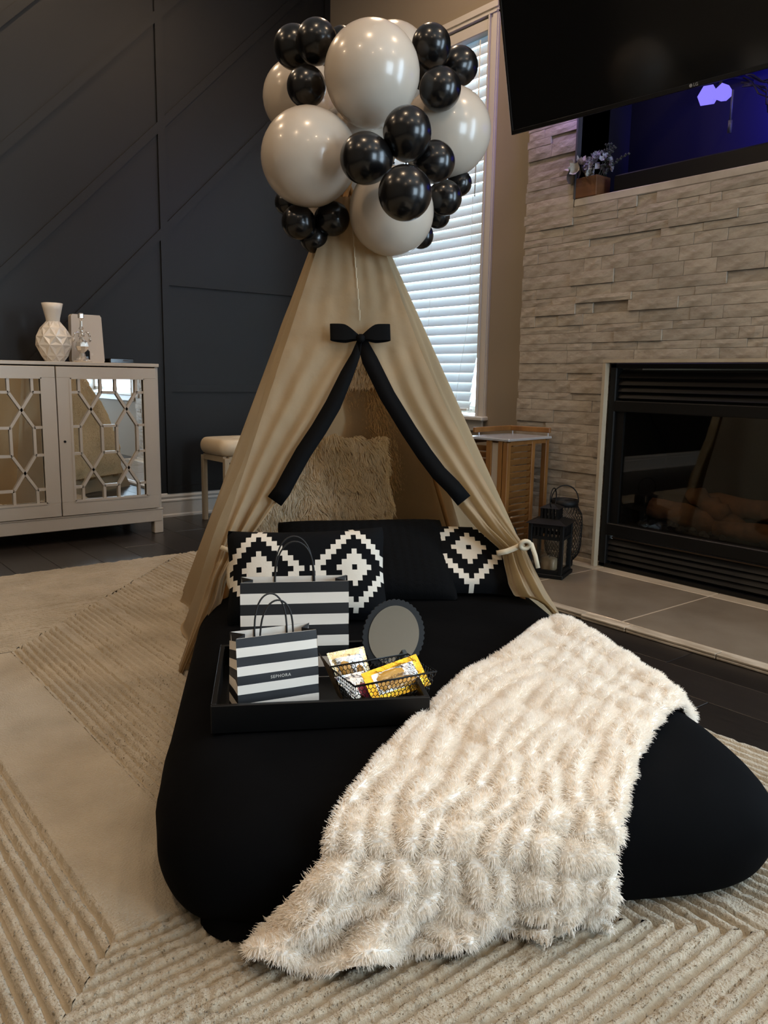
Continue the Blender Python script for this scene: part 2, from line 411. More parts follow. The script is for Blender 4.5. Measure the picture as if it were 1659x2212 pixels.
# ------------------------------------------------------------------ chimney breast with stacked stone
FY, FZ = (1.122, 2.322), (.02, .982)    # fireplace opening
NY, NZ = (.845, 2.60), (1.712, 2.95)    # media niche
g = G()
def cpiece(y0, y1, z0, z1, x0=XS, x1=XW + .14): g.box(((x0 + x1) / 2, (y0 + y1) / 2, (z0 + z1) / 2), (x1 - x0, y1 - y0, z1 - z0))
XC = XS + .012
cpiece(CY[0], FY[0], 0, ZC, XC); cpiece(FY[1], CY[1], 0, NZ[0], XC); cpiece(NY[1], CY[1], NZ[0], ZC, XC); cpiece(FY[0], FY[1], FZ[1], NZ[0], XC)
cpiece(NY[0], NY[1], NZ[1], ZC, XC); cpiece(FY[0], FY[1], 0, FZ[0], XC)
cpiece(CY[0] - .02, CY[1] + .02, 0, ZC, 3.70, 3.76)
for yy in CY: cpiece(yy - .02, yy + .02, 0, ZC, XW + .10, 3.72)
wr = struct('wall_right', g, M['stonecore'])
n = G()                                 # painted recess behind the television
n.box((3.615, (NY[0] + NY[1]) / 2, (NZ[0] + NZ[1]) / 2), (.03, NY[1] - NY[0] + .06, NZ[1] - NZ[0] + .06))
n.box((3.41, NY[1] + .012, (NZ[0] + NZ[1]) / 2), (.42, .024, NZ[1] - NZ[0])); n.box((3.41, NY[0] - .012, (NZ[0] + NZ[1]) / 2), (.42, .024, NZ[1] - NZ[0]))
n.box((3.41, (NY[0] + NY[1]) / 2, NZ[1] + .012), (.42, NY[1] - NY[0], .024))
n.build('niche_lining', M['niche'], wr)
n = G(); n.box((3.415, (NY[0] + NY[1]) / 2, 1.731), (.45, NY[1] - NY[0] - .004, .036), ch=.004)
n.build('niche_ledge', M['marble'], wr)
n = G(); n.box((3.20, NY[1] - .004, (1.75 + NZ[1]) / 2), (.03, .010, NZ[1] - 1.75)); n.build('corner_trim', M['socket'], wr)

def stone_block(w, h, d, seed):
    r = random.Random(seed); nu, nv = 4, 3; gg = G(); vs = []; fs = []
    for j in range(nv):
        for i in range(nu):
            e = (i in (0, nu - 1)) or (j in (0, nv - 1))
            yy = w / 2 - w * i / (nu - 1) + (0 if i in (0, nu - 1) else r.uniform(-.2, .2) * w / nu); zz = -h / 2 + h * j / (nv - 1)
            vs.append((-d + (r.uniform(.0005, .0025) if e else r.uniform(-.002, .001)), yy, zz))
    for j in range(nv - 1):
        for i in range(nu - 1): fs.append((j * nu + i, j * nu + i + 1, (j + 1) * nu + i + 1, (j + 1) * nu + i))
    ring = [i for i in range(nu)] + [(j * nu + nu - 1) for j in range(1, nv)] + [(nv - 1) * nu + i for i in range(nu - 2, -1, -1)] + [j * nu for j in range(nv - 2, 0, -1)]
    b = len(vs)
    for i in ring: vs.append((.012, vs[i][1], vs[i][2]))
    L = len(ring)
    for q in range(L): fs.append((ring[q], b + q, b + (q + 1) % L, ring[(q + 1) % L]))
    gg.add(vs, fs); return gg
rows = []
def fill_rows(z0, z1):
    r = random.Random(int(z0 * 1000)); zs = [z0]
    while zs[-1] < z1 - .075: zs.append(zs[-1] + r.choice((.034, .040, .048, .052, .060)))
    sc = (z1 - z0) / (zs[-1] + .046 - z0); zs = [z0 + (z - z0) * sc for z in zs] + [z1]
    rows.extend(zip(zs, zs[1:]))
fill_rows(.022, FZ[1]); fill_rows(FZ[1], NZ[0]); fill_rows(NZ[0], NZ[1]); fill_rows(NZ[1], ZC)
stones = []
for ri, (z0, z1) in enumerate(rows):
    zm = (z0 + z1) / 2
    if zm < FZ[1]: spans = [(FY[1] + .018, CY[1]), (CY[0], FY[0] - .018)]
    elif NZ[0] < zm < NZ[1]: spans = [(NY[1], CY[1]), (CY[0], NY[0])]
    else: spans = [(CY[0], CY[1])]
    for (a, b) in spans:
        r = random.Random(ri * 31 + int(b * 100)); y = b + r.uniform(-.006, .008) if abs(b - CY[1]) < .01 else b
        while y > a + .01:
            w = r.choice((.10, .15, .20, .25, .31, .38)); 
            if y - w < a + .06: w = y - a
            stones.append((y - w / 2, zm, w, z1 - z0, r.choice((.004, .010, .011, .012, .012, .013, .013, .014, .020)))); y -= w
def vis(s): return (s[1] < 2.12 and s[0] > 1.35) * 10 + s[2] * s[3] * 20 - (s[1] > 2.3) * 2
stones.sort(key=vis, reverse=True)
rest = G()
for i, (y, z, w, h, d) in enumerate(stones):
    gg = stone_block(w - .0016, h - .0014, d, i)
    if i < 298: gg.build('stone', M['stone'], wr, loc=(XS, y, z))
    else: rest.add([(p[0] + XS, p[1] + y, p[2] + z) for p in gg.v], gg.f)
tag(rest.build('stones', M['stone'], wr), kind='stuff')
tag(G().box((3.155, 2.331, .5), (.03, .016, .962)).box((3.155, 1.113, .5), (.03, .016, .962)).box((3.155, 1.722, .990), (.03, 1.234, .014)).build('trim_1', M['tile_trim']), kind='structure')

# ------------------------------------------------------------------ gas fireplace
fp = thing('fireplace', 'black metal gas fireplace with louvres and a glass front set in the pale stone wall', 'fireplace', (3.2, 1.722, .0215))
FW, FH = 1.198, .960
g = G()
for s_ in (-1, 1): g.box((.0, s_ * (FW / 2 - .018), FH / 2), (.05, .036, FH), ch=.004)
g.box((0, 0, FH - .012), (.05, FW, .024), ch=.004); g.box((0, 0, .008), (.05, FW, .016))
g.build('frame', M['metal_black'], fp)
for zz in (.905, .872, .842, .812):      # upper louvres
    g = G(); g.bar((-.004, -FW / 2 + .04, zz), (-.004, FW / 2 - .04, zz), .030, .004, (-.80, 0, .6)); g.build('louver', M['louver'], fp)
G().box((-.012, 0, .764), (.03, FW - .07, .05), ch=.004).build('header_bar', M['metal_black'], fp)
for s_ in (-1, 1): G().box((0, s_ * (FW / 2 - .057), .475), (.02, .044, .53)).build('glass_stile', M['metal_black'], fp)
G().box((.006, 0, .475), (.006, FW - .15, .53)).build('glass', M['fireglass'], fp)
G().box((-.012, 0, .185), (.034, FW - .06, .058), ch=.004).build('lower_bar', M['metal_black'], fp)
G().box((.002, 0, .143), (.012, FW - .10, .010), ch=.002).build('brass_strip', M['brass'], fp)
for zz in (.085, .86): G().box((.022, 0, zz), (.006, FW - .08, .14)).build('back_plate', M['metal_black'], fp)
for zz in (.122, .095, .068, .042):
    g = G(); g.bar((-.004, -FW / 2 + .03, zz), (-.004, FW / 2 - .03, zz), .028, .004, (-.85, 0, .5)); g.build('louver', M['louver'], fp)
g = G(); g.box((.40, 0, .48), (.02, FW - .1, .62)); g.box((.21, -FW / 2 + .05, .48), (.38, .02, .62)); g.box((.21, FW / 2 - .05, .48), (.38, .02, .62))
g.box((.21, 0, .79), (.38, FW - .1, .02)); g.box((.21, 0, .19), (.38, FW - .1, .02)); g.build('firebox', M['firebox'], fp)
def log(p, q, r0, seed):
    p = Vector(p); q = Vector(q); rr = random.Random(seed); pts = []; rs = []
    for i in range(9):
        k = i / 8; pts.append(p.lerp(q, k) + Vector((rr.uniform(-.006, .006), 0, rr.uniform(-.008, .008)))); rs.append(r0 * (1 + rr.uniform(-.18, .18)) * (.75 if i in (0, 8) else 1))
    return G().tube(pts, rs, 9).build('log', M['log'], fp, True)
log((.14, .44, .29), (.20, .02, .25), .055, 1); log((.25, .25, .33), (.24, -.42, .33), .05, 2); log((.12, .1, .245), (.12, -.45, .25), .045, 3); log((.2, .28, .38), (.16, .08, .30), .04, 4)
g = G(); rr = random.Random(3)
for i in range(26):
    g.lathe([(0.001, -.012), (.016, -.006), (.019, .004), (.008, .014), (.001, .016)], 6, (rr.uniform(.04, .16), rr.uniform(-.45, .45), .212 + rr.uniform(0, .01)), cap=False)
tag(g.build('embers', M['ash'], fp), kind='stuff')

# ------------------------------------------------------------------ hearth of large tiles with a split-stone edge
he = thing('hearth', 'low hearth of large glossy beige tiles with a rough split-stone edge before the fireplace', 'hearth', (2.82, 1.72, 0))
G().box((0, -.05, .0094), (.690, 2.42, .0186)).build('bed', M['grout'], he)
ys = [.53, 1.115, 1.700, 2.285, 2.87]
for a, b in zip(ys, ys[1:]):
    G().box((-.03, (a + b) / 2 - 1.72, .0135), (.60, b - a - .006, .013), ch=.0015).build('tile', M['tile'], he)
    G().box((.315, (a + b) / 2 - 1.72, .0135), (.078, b - a - .004, .013), ch=.0015).build('border_tile', M['tile_trim'], he)
rr = random.Random(5); y = .50
while y < 2.86:
    w = rr.choice((.12, .2, .28, .35)); w = min(w, 2.88 - y)
    for zz, hh in ((.005, .009), (.015, .009)):
        G().box((-.354 + rr.uniform(-.004, .004), y + w / 2 - 1.72, zz), (.044 + rr.uniform(0, .006), w - .003, hh), ch=.002).build('edge_stone', M['tile_edge'], he)
    y += w
g = G(); g.bar((.368, -1.18, .028), (.368, 1.16, .028), .020, .018, (0, 0, 1)); g.build('quarter_round', M['tile_trim'], he)

# ================================================================== RUG with carved nested ribs
CX, CYY = (.395, .60), (1.16, 2.65)     # core lane of the nested pattern
RX, RY = (-1.15, 1.89), (-.75, 3.70)    # rug extent
PER = .0248
def rib_f(d, a, side):
    ph = d / PER + .33 + .10 * N3(a * 6, d * 9, side) + .04 * N3(a * 24, d * 20, side) + .07 * N3(a * 75, d * 30, side + 2)
    return ph - math.floor(ph), math.floor(ph)
def rib(d, a, side):
    """height of the pile at distance d from the core lane, a along the rib"""
    f, band = rib_f(d, a, side)
    h = .0110 if band % 9 == 8 else .0115 * smoothstep(.02, .14, f) * (1 - smoothstep(.62, .74, f))
    fade = .3 if side == 1 and d > .5 else 1.0
    if fade < 1: h = .008 + h * fade
    return .008 + h + (.0036 * N3(a * 80, d * 60, side) + .003 * N3(a * 24, d * 24, side + 5)) * min(1, h / .01)
rug = G()
rug.grid(lambda u, v: (CX[0] - .002 + (CX[1] - CX[0] + .004) * u, CYY[0] - .002 + (CYY[1] - CYY[0] + .004) * v, .0185 + .002 * N3(u * 3, v * 22) + .0008 * N3(u * 20, v * 150)), 40, 200)
DM = {0: CX[0] - RX[0], 1: RY[1] - CYY[1], 2: RX[1] - CX[1], 3: CYY[0] - RY[0]}   # left, top, right, bottom reach
def rug_side(side):
    dm = DM[side]
    if side in (0, 2): lo, hi, dl, dh = CYY[0], CYY[1], DM[3], DM[1]
    else: lo, hi, dl, dh = CX[0], CX[1], DM[0], DM[2]
    nd = int(dm / .0036); na = 260
    def fn(u, v):
        d = dm * v; a0 = lo - min(d, dl); a1 = hi + min(d, dh); a = a0 + (a1 - a0) * u
        z = rib(d, a, side)
        if v > .995: z = 0.0005
        if side == 0: return (CX[0] - d, a, z)
        if side == 1: return (a, CYY[1] + d, z)
        if side == 2: return (CX[1] + d, a, z)
        return (a, CYY[0] - d, z)
    def a_mid(i, j):
        d = dm * (j + .5) / (nd - 1); a0 = lo - min(d, dl); a1 = hi + min(d, dh); return a0 + (a1 - a0) * (i + .5) / (na - 1)
    def mfn(i, j):
        d = dm * (j + .5) / (nd - 1); f, band = rib_f(d, a_mid(i, j), side)
        return 1 if (f > .70 or f < .03) and band % 9 != 8 and not (side == 1 and d > .5) else 0
    rug.grid(fn, na, nd, mfn=mfn)
for sd in range(4): rug_side(sd)
rug.grid(lambda u, v: (RX[0] + (RX[1] - RX[0]) * u, RY[0] + (RY[1] - RY[0]) * v, .001), 2, 2)
rug_o = tag(rug.build('rug', [M['rug'], M['rug_base']], None, True), 'large cream rug with carved nested ribs spread over the dark wood floor', 'rug')

# ================================================================== LOW BED (air mattress under a black fleece cover)
BT0, BT1, BS0, BS1, BH, BRAD = -.205, .968, 1.14, 3.05, .20, .17
bed = thing('mattress', 'low inflated mattress under a black fleece cover on the cream rug', 'mattress', B(.38, 2.1, 0), BR)
bc, bs = (BT0 + BT1) / 2, (BS0 + BS1) / 2
def bed_outline(a, inset):
    ht, hs, R = (BT1 - BT0) / 2 - inset, (BS1 - BS0) / 2 - inset, max(BRAD - inset, .02)
    n = 5.0; c_, s_ = cos(a), sin(a)
    # rounded rectangle by superellipse per corner
    px, py = ht * math.copysign(abs(c_) ** .26, c_), hs * math.copysign(abs(s_) ** .22, s_)
    return px, py
def bed_pt(u, v):
    a = 2 * pi * u
    if v < .6:
        ph = pi * v / .6; inset = .10 * (1 - sin(min(ph, pi / 2 * 1.0) if ph < pi / 2 else ph)); z = .1 - .1 * cos(ph)
        x, y = bed_outline(a, inset * (.45 if ph < pi / 2 else 1.25))
    else:
        k = (v - .6) / .4; x, y = bed_outline(a, .125); sc = 1 - k; x *= sc; y *= sc; z = .2 + .004 * sin(pi * k / 2)
    if x > 0: x *= 1 - .135 * smoothstep(-1.3, .2, y)
    X, Y = x, y
    wr_ = .005 * N3(X * 4, Y * 4, 3) + .003 * N3(X * 14, Y * 14, z * 14)
    if v < .6: nx, ny = cos(a), sin(a); X += nx * wr_ * .8; Y += ny * wr_ * .8
    else: z += wr_ * .4
    return (X, Y, max(z, .0) + .019)
gb = G(); gb.grid(bed_pt, 160, 46, cu=True)
# shift so that local origin is the thing's base point
off = Vector((bc - .38, bs - 2.1, -.001)); gb.v = [tuple(Vector(p) + off) for p in gb.v]
gb.build('fleece_cover', M['black_velvet'], bed, True)
gf = G()
gf.grid(lambda u, v: (-.49 + .23 * u, -.895 - .052 * v * sin(pi * u) ** .6 - .012 * sin(9 * u) * v, .070 * (1 - v) + .021 + .013 * sin(pi * v) * (1 + sin(15 * u + 2 * v)) * sin(pi * u)), 34, 14)
gf.build('cover_fold', M['black_velvet'], bed, True)
def bed_top(t, s):                       # approximate height of the cover above the floor
    bt1 = bc + (BT1 - bc) * (1 - .135 * smoothstep(bs - 1.3, bs + .2, s))
    d = min(t - BT0, bt1 - t, s - BS0, BS1 - s)
    if d < 0: return 0.02
    if d < .10: return .12 + .1 * sqrt(max(0, 1 - (1 - d / .1) ** 2))
    return .221

# ------------------------------------------------------------------ fur made of real strands
def strands(name, parent, P, Nn, length, rad, mats, lean=(0, 0, -1), leanw=.5, clump=.5, seed=1, freq=30.):
    n = len(P); r = np.random.default_rng(seed); P = np.asarray(P, float); Nn = np.asarray(Nn, float)
    cl = np.array([[N3(p[0] * freq, p[1] * freq, p[2] * freq + 7), N3(p[0] * freq + 31, p[1] * freq, p[2] * freq), N3(p[0] * freq, p[1] * freq + 57, p[2] * freq)] for p in P])
    d = Nn + clump * cl * 2.0 + r.normal(0, .22, (n, 3)) + np.asarray(lean) * leanw
    d /= np.linalg.norm(d, axis=1)[:, None]
    L = length * r.uniform(.6, 1.15, n)[:, None]
    mid = P + (Nn * .55 + d * .45) * L * .5; tip = P + (Nn * .25 + d * .9) * L + np.asarray(lean) * L * .15
    pts = np.stack([P - Nn * .002, mid, tip], 1).reshape(-1, 3)
    hc = bpy.data.hair_curves.new(name); hc.add_curves([3] * n)
    hc.position_data.foreach_set('vector', pts.astype(np.float32).ravel())
    ra = hc.attributes.new('radius', 'FLOAT', 'POINT'); rr = np.tile(np.array([1., .8, .15]) * rad, n); ra.data.foreach_set('value', rr.astype(np.float32))
    hc.materials.append(mats)
    o = bpy.data.objects.new(name, hc); COL.objects.link(o); o.parent = parent; o['kind'] = 'stuff'
    return o
def sample_grid(fn, n, seed, eps=.004):
    r = np.random.default_rng(seed); P = []; Nn = []
    for u, v in r.uniform(0, 1, (n, 2)):
        p = Vector(fn(u, v)); a = Vector(fn(min(u + eps, 1), v)) - Vector(fn(max(u - eps, 0), v)); b = Vector(fn(u, min(v + eps, 1))) - Vector(fn(u, max(v - eps, 0)))
        nn = a.cross(b); nn = nn.normalized() if nn.length > 1e-12 else Vector((0, 0, 1)); P.append(p); Nn.append(nn)
    return np.array([tuple(p) for p in P]), np.array([tuple(q) for q in Nn])
def catmull(p0, p1, p2, p3, t):
    return .5 * ((2 * p1) + (-p0 + p2) * t + (2 * p0 - 5 * p1 + 4 * p2 - p3) * t * t + (-p0 + 3 * p1 - 3 * p2 + p3) * t ** 3)
def spline_surface(R):
    R = np.array(R, float); nr, nc = R.shape[:2]
    def ev(u, v):
        x = v * (nr - 1); i = min(int(x), nr - 2); t = x - i
        ids = [max(i - 1, 0), i, i + 1, min(i + 2, nr - 1)]
        row = catmull(R[ids[0]], R[ids[1]], R[ids[2]], R[ids[3]], t)
        y = u * (nc - 1); j = min(int(y), nc - 2); q = y - j
        jd = [max(j - 1, 0), j, j + 1, min(j + 2, nc - 1)]
        return catmull(row[jd[0]], row[jd[1]], row[jd[2]], row[jd[3]], q)
    return ev

# short tufts on the ribs of the rug (where they are near enough to be seen)
def rug_tufts(n):
    P = []; Nn = []; r = np.random.default_rng(17)
    while len(P) < n:
        x, y = r.uniform(-.3, 1.75), r.uniform(.25, 2.2)
        if r.uniform() > (.75 / max(.75, math.hypot(x, y))) ** 2 * 1.2: continue
        dd = [(CX[0] - x, 0, y), (y - CYY[1], 1, x), (x - CX[1], 2, y), (CYY[0] - y, 3, x)]
        d, side, a = max(dd)
        if d <= .004: continue
        f, band = rib_f(d, a, side)
        if (f > .68 or f < .06) and band % 9 != 8: continue
        P.append((x, y, rib(d, a, side) - .002)); Nn.append((0, 0, 1))
    return np.array(P), np.array(Nn, float)
P_, N_ = rug_tufts(60000)
strands('pile', rug_o, P_, N_, .0036, .0013, M['rug'], lean=(.3, -.2, -.3), leanw=.8, clump=.3, seed=8, freq=70)

# ------------------------------------------------------------------ ruched white plush throw over the bed's near right corner
TR = [
 [(.880, 2.165, .155), (.898, 2.00, .15), (.911, 1.86, .15), (.920, 1.74, .15), (.925, 1.63, .15), (.922, 1.54, .15)],
 [(.840, 2.140, .222), (.858, 1.975, .222), (.868, 1.83, .222), (.873, 1.71, .222), (.875, 1.60, .222), (.870, 1.505, .218)],
 [(.735, 2.03, .232), (.755, 1.88, .23), (.768, 1.76, .23), (.780, 1.65, .23), (.790, 1.545, .23), (.798, 1.44, .228)],
 [(.60, 1.86, .234), (.640, 1.738, .234), (.668, 1.636, .234), (.695, 1.540, .234), (.720, 1.455, .234), (.748, 1.378, .232)],
 [(.430, 1.675, .234), (.487, 1.583, .234), (.538, 1.500, .234), (.586, 1.424, .234), (.628, 1.352, .234), (.675, 1.290, .23)],
 [(.300, 1.480, .234), (.362, 1.412, .234), (.424, 1.350, .234), (.486, 1.288, .233), (.548, 1.236, .228), (.608, 1.200, .22)],
 [(.190, 1.310, .234), (.266, 1.262, .232), (.344, 1.220, .226), (.424, 1.184, .216), (.500, 1.160, .206), (.576, 1.142, .192)],
 [(.112, 1.180, .215), (.196, 1.160, .205), (.284, 1.142, .194), (.372, 1.128, .182), (.462, 1.118, .168), (.550, 1.108, .150)],
 [(.066, 1.128, .160), (.156, 1.120, .150), (.250, 1.114, .138), (.346, 1.110, .126), (.446, 1.106, .112), (.550, 1.104, .098)],
 [(.022, 1.112, .108), (.122, 1.106, .100), (.226, 1.104, .088), (.332, 1.104, .078), (.440, 1.106, .066), (.552, 1.108, .056)],
 [(-.018, 1.122, .058), (.078, 1.092, .054), (.190, 1.090, .050), (.310, 1.104, .046), (.430, 1.118, .042), (.548, 1.122, .036)],
 [(-.036, 1.120, .034), (.066, 1.060, .030), (.200, 1.074, .028), (.320, 1.100, .028), (.440, 1.114, .028), (.546, 1.122, .026)],
]
base_throw = spline_surface(TR)
TO = B(.45, 1.5, 0)
throw = thing('plush_throw', 'ruched white plush throw draped over the near right corner of the black mattress', 'blanket', TO, BR)
def throw_pt(u, v, rip=True):
    p = base_throw(u, v)
    e = .004
    a = base_throw(min(u + e, 1), v) - base_throw(max(u - e, 0), v); b = base_throw(u, min(v + e, 1)) - base_throw(u, max(v - e, 0))
    n = np.cross(b, a); ln = np.linalg.norm(n); n = n / ln if ln > 1e-9 else np.array((0, 0, 1.))
    if n[2] < -.2: n = -n
    h = 0.
    if rip:
        # ruched puffs: short ridges running along the throw's length, staggered in cross rows
        rowp = v * 13 + .5 * N3(u * 4, v * 5, 1)
        row = math.floor(rowp)
        ph = u * 11 + .5 * (row % 2) + .9 * N3(u * 3.0, v * 7, 9) + .7 * N3(u * 9, row * 1.7)
        amp = .019 + .006 * N3(row * .7, u * 5, 4)
        h = amp * (abs(sin(pi * ph)) ** .55) * (.45 + .55 * abs(sin(pi * rowp)) ** .5)
        h += .006 * N3(u * 14, v * 20)
        edge = min(u, 1 - u, v, 1 - v); h *= smoothstep(-.02, .05, edge)
        if v > .62: # hanging folds towards the hem
            f = smoothstep(.62, 1, v); h += .022 * f * sin(2 * pi * (u * 4.3 + .25 * sin(v * 6)))
    q = p + n * (h + .001)
    q[2] = max(q[2], .021)
    # irregular outline
    k = .018 * N3(v * 17, 3.3) if u < .5 else .018 * N3(v * 19, 8.1)
    w = (abs(u - .5) * 2) ** 6
    q[0] += k * w; q[1] += k * w * .5
    return (q[0] - .45, q[1] - 1.5, q[2])
gt = G(); gt.grid(lambda u, v: throw_pt(1 - u, v), 150, 230); tb = gt.build('plush_backing', M['fur_base'], throw, True)
Pn, Nn_ = [], []
_arr = np.array(gt.v).reshape(230, 150, 3)
def arr_sampler(arr, n, seed, flip=1):
    nv, nu = arr.shape[:2]
    du = np.gradient(arr, axis=1); dv = np.gradient(arr, axis=0); nm = np.cross(du, dv) * flip; ln = np.linalg.norm(nm, axis=2, keepdims=True); nm = nm / np.maximum(ln, 1e-12)
    area = ln[..., 0].ravel(); r = np.random.default_rng(seed); idx = r.choice(area.size, n, p=area / area.sum())
    j, i = np.divmod(idx, nu); fu = r.uniform(-.5, .5, (n, 1)); fv = r.uniform(-.5, .5, (n, 1))
    return arr[j, i] + du[j, i] * fu + dv[j, i] * fv, nm[j, i]
P_, N_ = arr_sampler(_arr, 110000, 3)
if N_[:, 2].mean() < 0: N_ = -N_
strands('plush_pile', throw, P_, N_, .0105, .0007, M['fur_white'], lean=(0, -.3, -.5), leanw=.35, clump=.30, seed=4, freq=60)

# ================================================================== PLAY TENT (linen teepee)
TT, TS = .32, 2.86
tent = thing('play_tent', 'beige linen teepee play tent with its front flaps tied back around the bed', 'tent', B(TT, TS, 0), BR)
def TL(p): return (p[0] - TT, p[1] - TS, p[2])
FLb, FRb, BLb, BRb = Vector((-.265, 2.365, .008)), Vector((.95, 2.24, .01)), Vector((-.345, 3.32, .008)), Vector((.90, 3.25, .008))
FLt, FRt, BLt, BRt = Vector((.238, 2.845, 1.50)), Vector((.345, 2.85, 1.50)), Vector((.222, 2.945, 1.50)), Vector((.352, 2.95, 1.50))
def on_pole(a, b, z): k = (a.z - z) / (a.z - b.z); return a.lerp(b, k)
FN = (FRb - FLb).cross((FLt + FRt) / 2 - FLb).normalized()
if FN.y > 0: FN = -FN                    # towards the opening side
def s_front(t, z): return FLb.y - (FN.x * (t - FLb.x) + FN.z * (z - FLb.z)) / FN.y
L_IN = [(1.5, .290), (1.02, .310), (.973, .299), (.898, .252), (.765, .195), (.649, .120), (.508, .038), (.431, -.020), (.363, -.079), (.329, -.089), (.281, -.120), (.214, -.136), (.155, -.168), (.089, -.210), (.012, -.248)]
R_IN = [(1.5, .290), (1.02, .310), (.973, .322), (.848, .383), (.733, .453), (.604, .536), (.513, .597), (.436, .659), (.368, .735), (.333, .737), (.265, .745), (.224, .765), (.188, .832), (.160, .900)]
R_OUT = [(1.5, .345), (1.150, .452), (.984, .508), (.807, .580), (.620, .672), (.479, .744), (.385, .803), (.320, .830), (.252, .862), (.205, .890), (.160, .915)]
def front_half(side):
    zmin = .012 if side < 0 else .165
    def fn(u, v):
        z = 1.5 - (1.5 - zmin) * v
        if side < 0: to = on_pole(FLt, FLb, z).x; ti = lerp_tab(L_IN, z)[0]
        else: to = lerp_tab(R_OUT, z)[0]; ti = lerp_tab(R_IN, z)[0]
        t = to + (ti - to) * u
        w = abs(ti - to)
        tie = math.exp(-((z - .345) / .16) ** 2)
        amp = (.004 + .005 * smoothstep(1.05, .7, z) + .010 * tie) * min(1, 4 * min(u, 1.0 - u * .7))
        if z > 1.0: amp *= .5
        fold = amp * (sin(2 * pi * (2.6 * u + .3 + .35 * sin(z * 5 + side))) + .6 * sin(2 * pi * (5.3 * u + .7 * side)) * tie)
        fold += .006 * N3(t * 7, z * 5, side * 3.) + .0025 * N3(t * 25, z * 20, side)
        bulge = 0.
        if side > 0 and z < .34: bulge = .030 * sin(pi * u) * smoothstep(.34, .25, z)     # pouch below the tie
        if side < 0 and z < .33: bulge = .014 * sin(pi * u)
        zz = z; lift = 0.
        if side > 0:
            lo = bed_top(t, s_front(t, z)) + .012
            lift = max(0, lo - z)
        p = Vector((t, s_front(t, z), zz)) + FN * (fold + bulge + .004)
        p.z += lift
        return TL(p)
    g = G(); g.grid(fn, 44, 130); return g
for sd in (-1, 1):
    front_half(sd).build('front_flap', M['canvas'], tent, True)
def side_panel(a0, b0, a1, b1, out, sag, seed, zmin=.004, hem=.0):
    def fn(u, v):
        z = 1.5 - (1.5 - zmin) * v
        p = on_pole(a0, b0, z).lerp(on_pole(a1, b1, z), u)
        d = sin(pi * u) * v
        p += Vector(out) * (-sag * d + .018 * v * sin(2 * pi * (2.4 * u + .2 + .2 * sin(3 * z))) * min(1, 5 * u, 5 * (1 - u)) + .010 * N3(u * 4, z * 4, seed) * min(1, 6 * u, 6 * (1 - u)))
        if v > .97: p.z = max(p.z, .004 + hem * sin(pi * u))
        return TL(p)
    g = G(); g.grid(fn, 40, 90); return g
side_panel(FLt, FLb, BLt, BLb, (-1, 0, .3), .020, 1, hem=.02).build('side_panel', M['canvas'], tent, True)
side_panel(FRt, FRb, BRt, BRb, (1, 0, .3), -.012, 2).build('side_panel', M['canvas'], tent, True)
side_panel(BLt, BLb, BRt, BRb, (0, 1, .2), .0, 3).build('back_panel', M['canvas'], tent, True)
for a, b in ((FLt, FLb), (FRt, FRb), (BLt, BLb), (BRt, BRb)):
    d = (a - b).normalized(); c = Vector((.30, 2.895, 0)); inn = Vector((c.x - a.x, c.y - a.y, 0)).normalized() * .045
    p0 = b + Vector((0, 0, .012)) + inn * 2.2; p1 = a + d * .16 + inn
    G().tube([TL(p0), TL(p0.lerp(p1, .5)), TL(p1)], .009, 10).build('pole', M['wood_pole'], tent, True)
def ftpt(t, z, o=.02): q = Vector((t, s_front(t, z), z)) + FN * o; return TL(q)
def strip(name, pts, w, m, parent, o=.02, wdir=None, thick=.0016, conv=None):
    """ribbon through (t, z) points lying on the front of the tent"""
    P = [Vector(conv(t, z, o if not isinstance(o, list) else o[i])) for i, (t, z) in enumerate(pts)]
    g = G(); vs = []
    for i, p in enumerate(P):
        d = (P[min(i + 1, len(P) - 1)] - P[max(i - 1, 0)]).normalized(); ww = w[i] if isinstance(w, list) else w
        sdir = d.cross(FN).normalized() if wdir is None else Vector(wdir)
        for sg, th in ((-1, 0), (1, 0), (1, thick), (-1, thick)): vs.append(p + sdir * sg * ww / 2 + FN * th)
    fs = []
    for i in range(len(P) - 1):
        for k in range(4): fs.append((i * 4 + k, i * 4 + (k + 1) % 4, i * 4 + 4 + (k + 1) % 4, i * 4 + 4 + k))
    fs.append((0, 3, 2, 1)); b = (len(P) - 1) * 4; fs.append((b, b + 1, b + 2, b + 3)); g.add(vs, fs)
    return g.build(name, m, parent, True)
# ties that gather the flaps
strip('tie', [(-.134, .369), (-.112, .361), (-.090, .354), (-.070, .346)], .014, M['tie'], tent, o=.030, conv=ftpt)
strip('tie', [(-.086, .350), (-.108, .310), (-.108, .268), (-.094, .228)], [.012, .016, .018, .014], M['tie'], tent, o=.026, conv=ftpt)
strip('tie', [(.712, .356), (.742, .362), (.772, .373), (.797, .386)], .017, M['tie'], tent, o=.034, conv=ftpt)
g = G(); q = ftpt(.798, .380, .045); g.tube([Vector(q) + Vector((.016 * cos(a), -.004 * sin(a), .013 * sin(a))) for a in np.linspace(0, 2 * pi, 16)[:-1]], .007, 8, True); g.build('tie_knot', M['tie'], tent, True)
strip('tie', [(.800, .392), (.818, .382), (.828, .348), (.834, .312)], [.012, .015, .014, .013], M['tie'], tent, o=.044, conv=ftpt)
g = G()                                   # centre seam above the bow
for i in range(12):
    z = 1.48 - i * .035; g.box(ftpt(.292 + .022 * i / 12, z, .012), (.0025, .003, .034))
g.build('seam', M['tie'], tent)
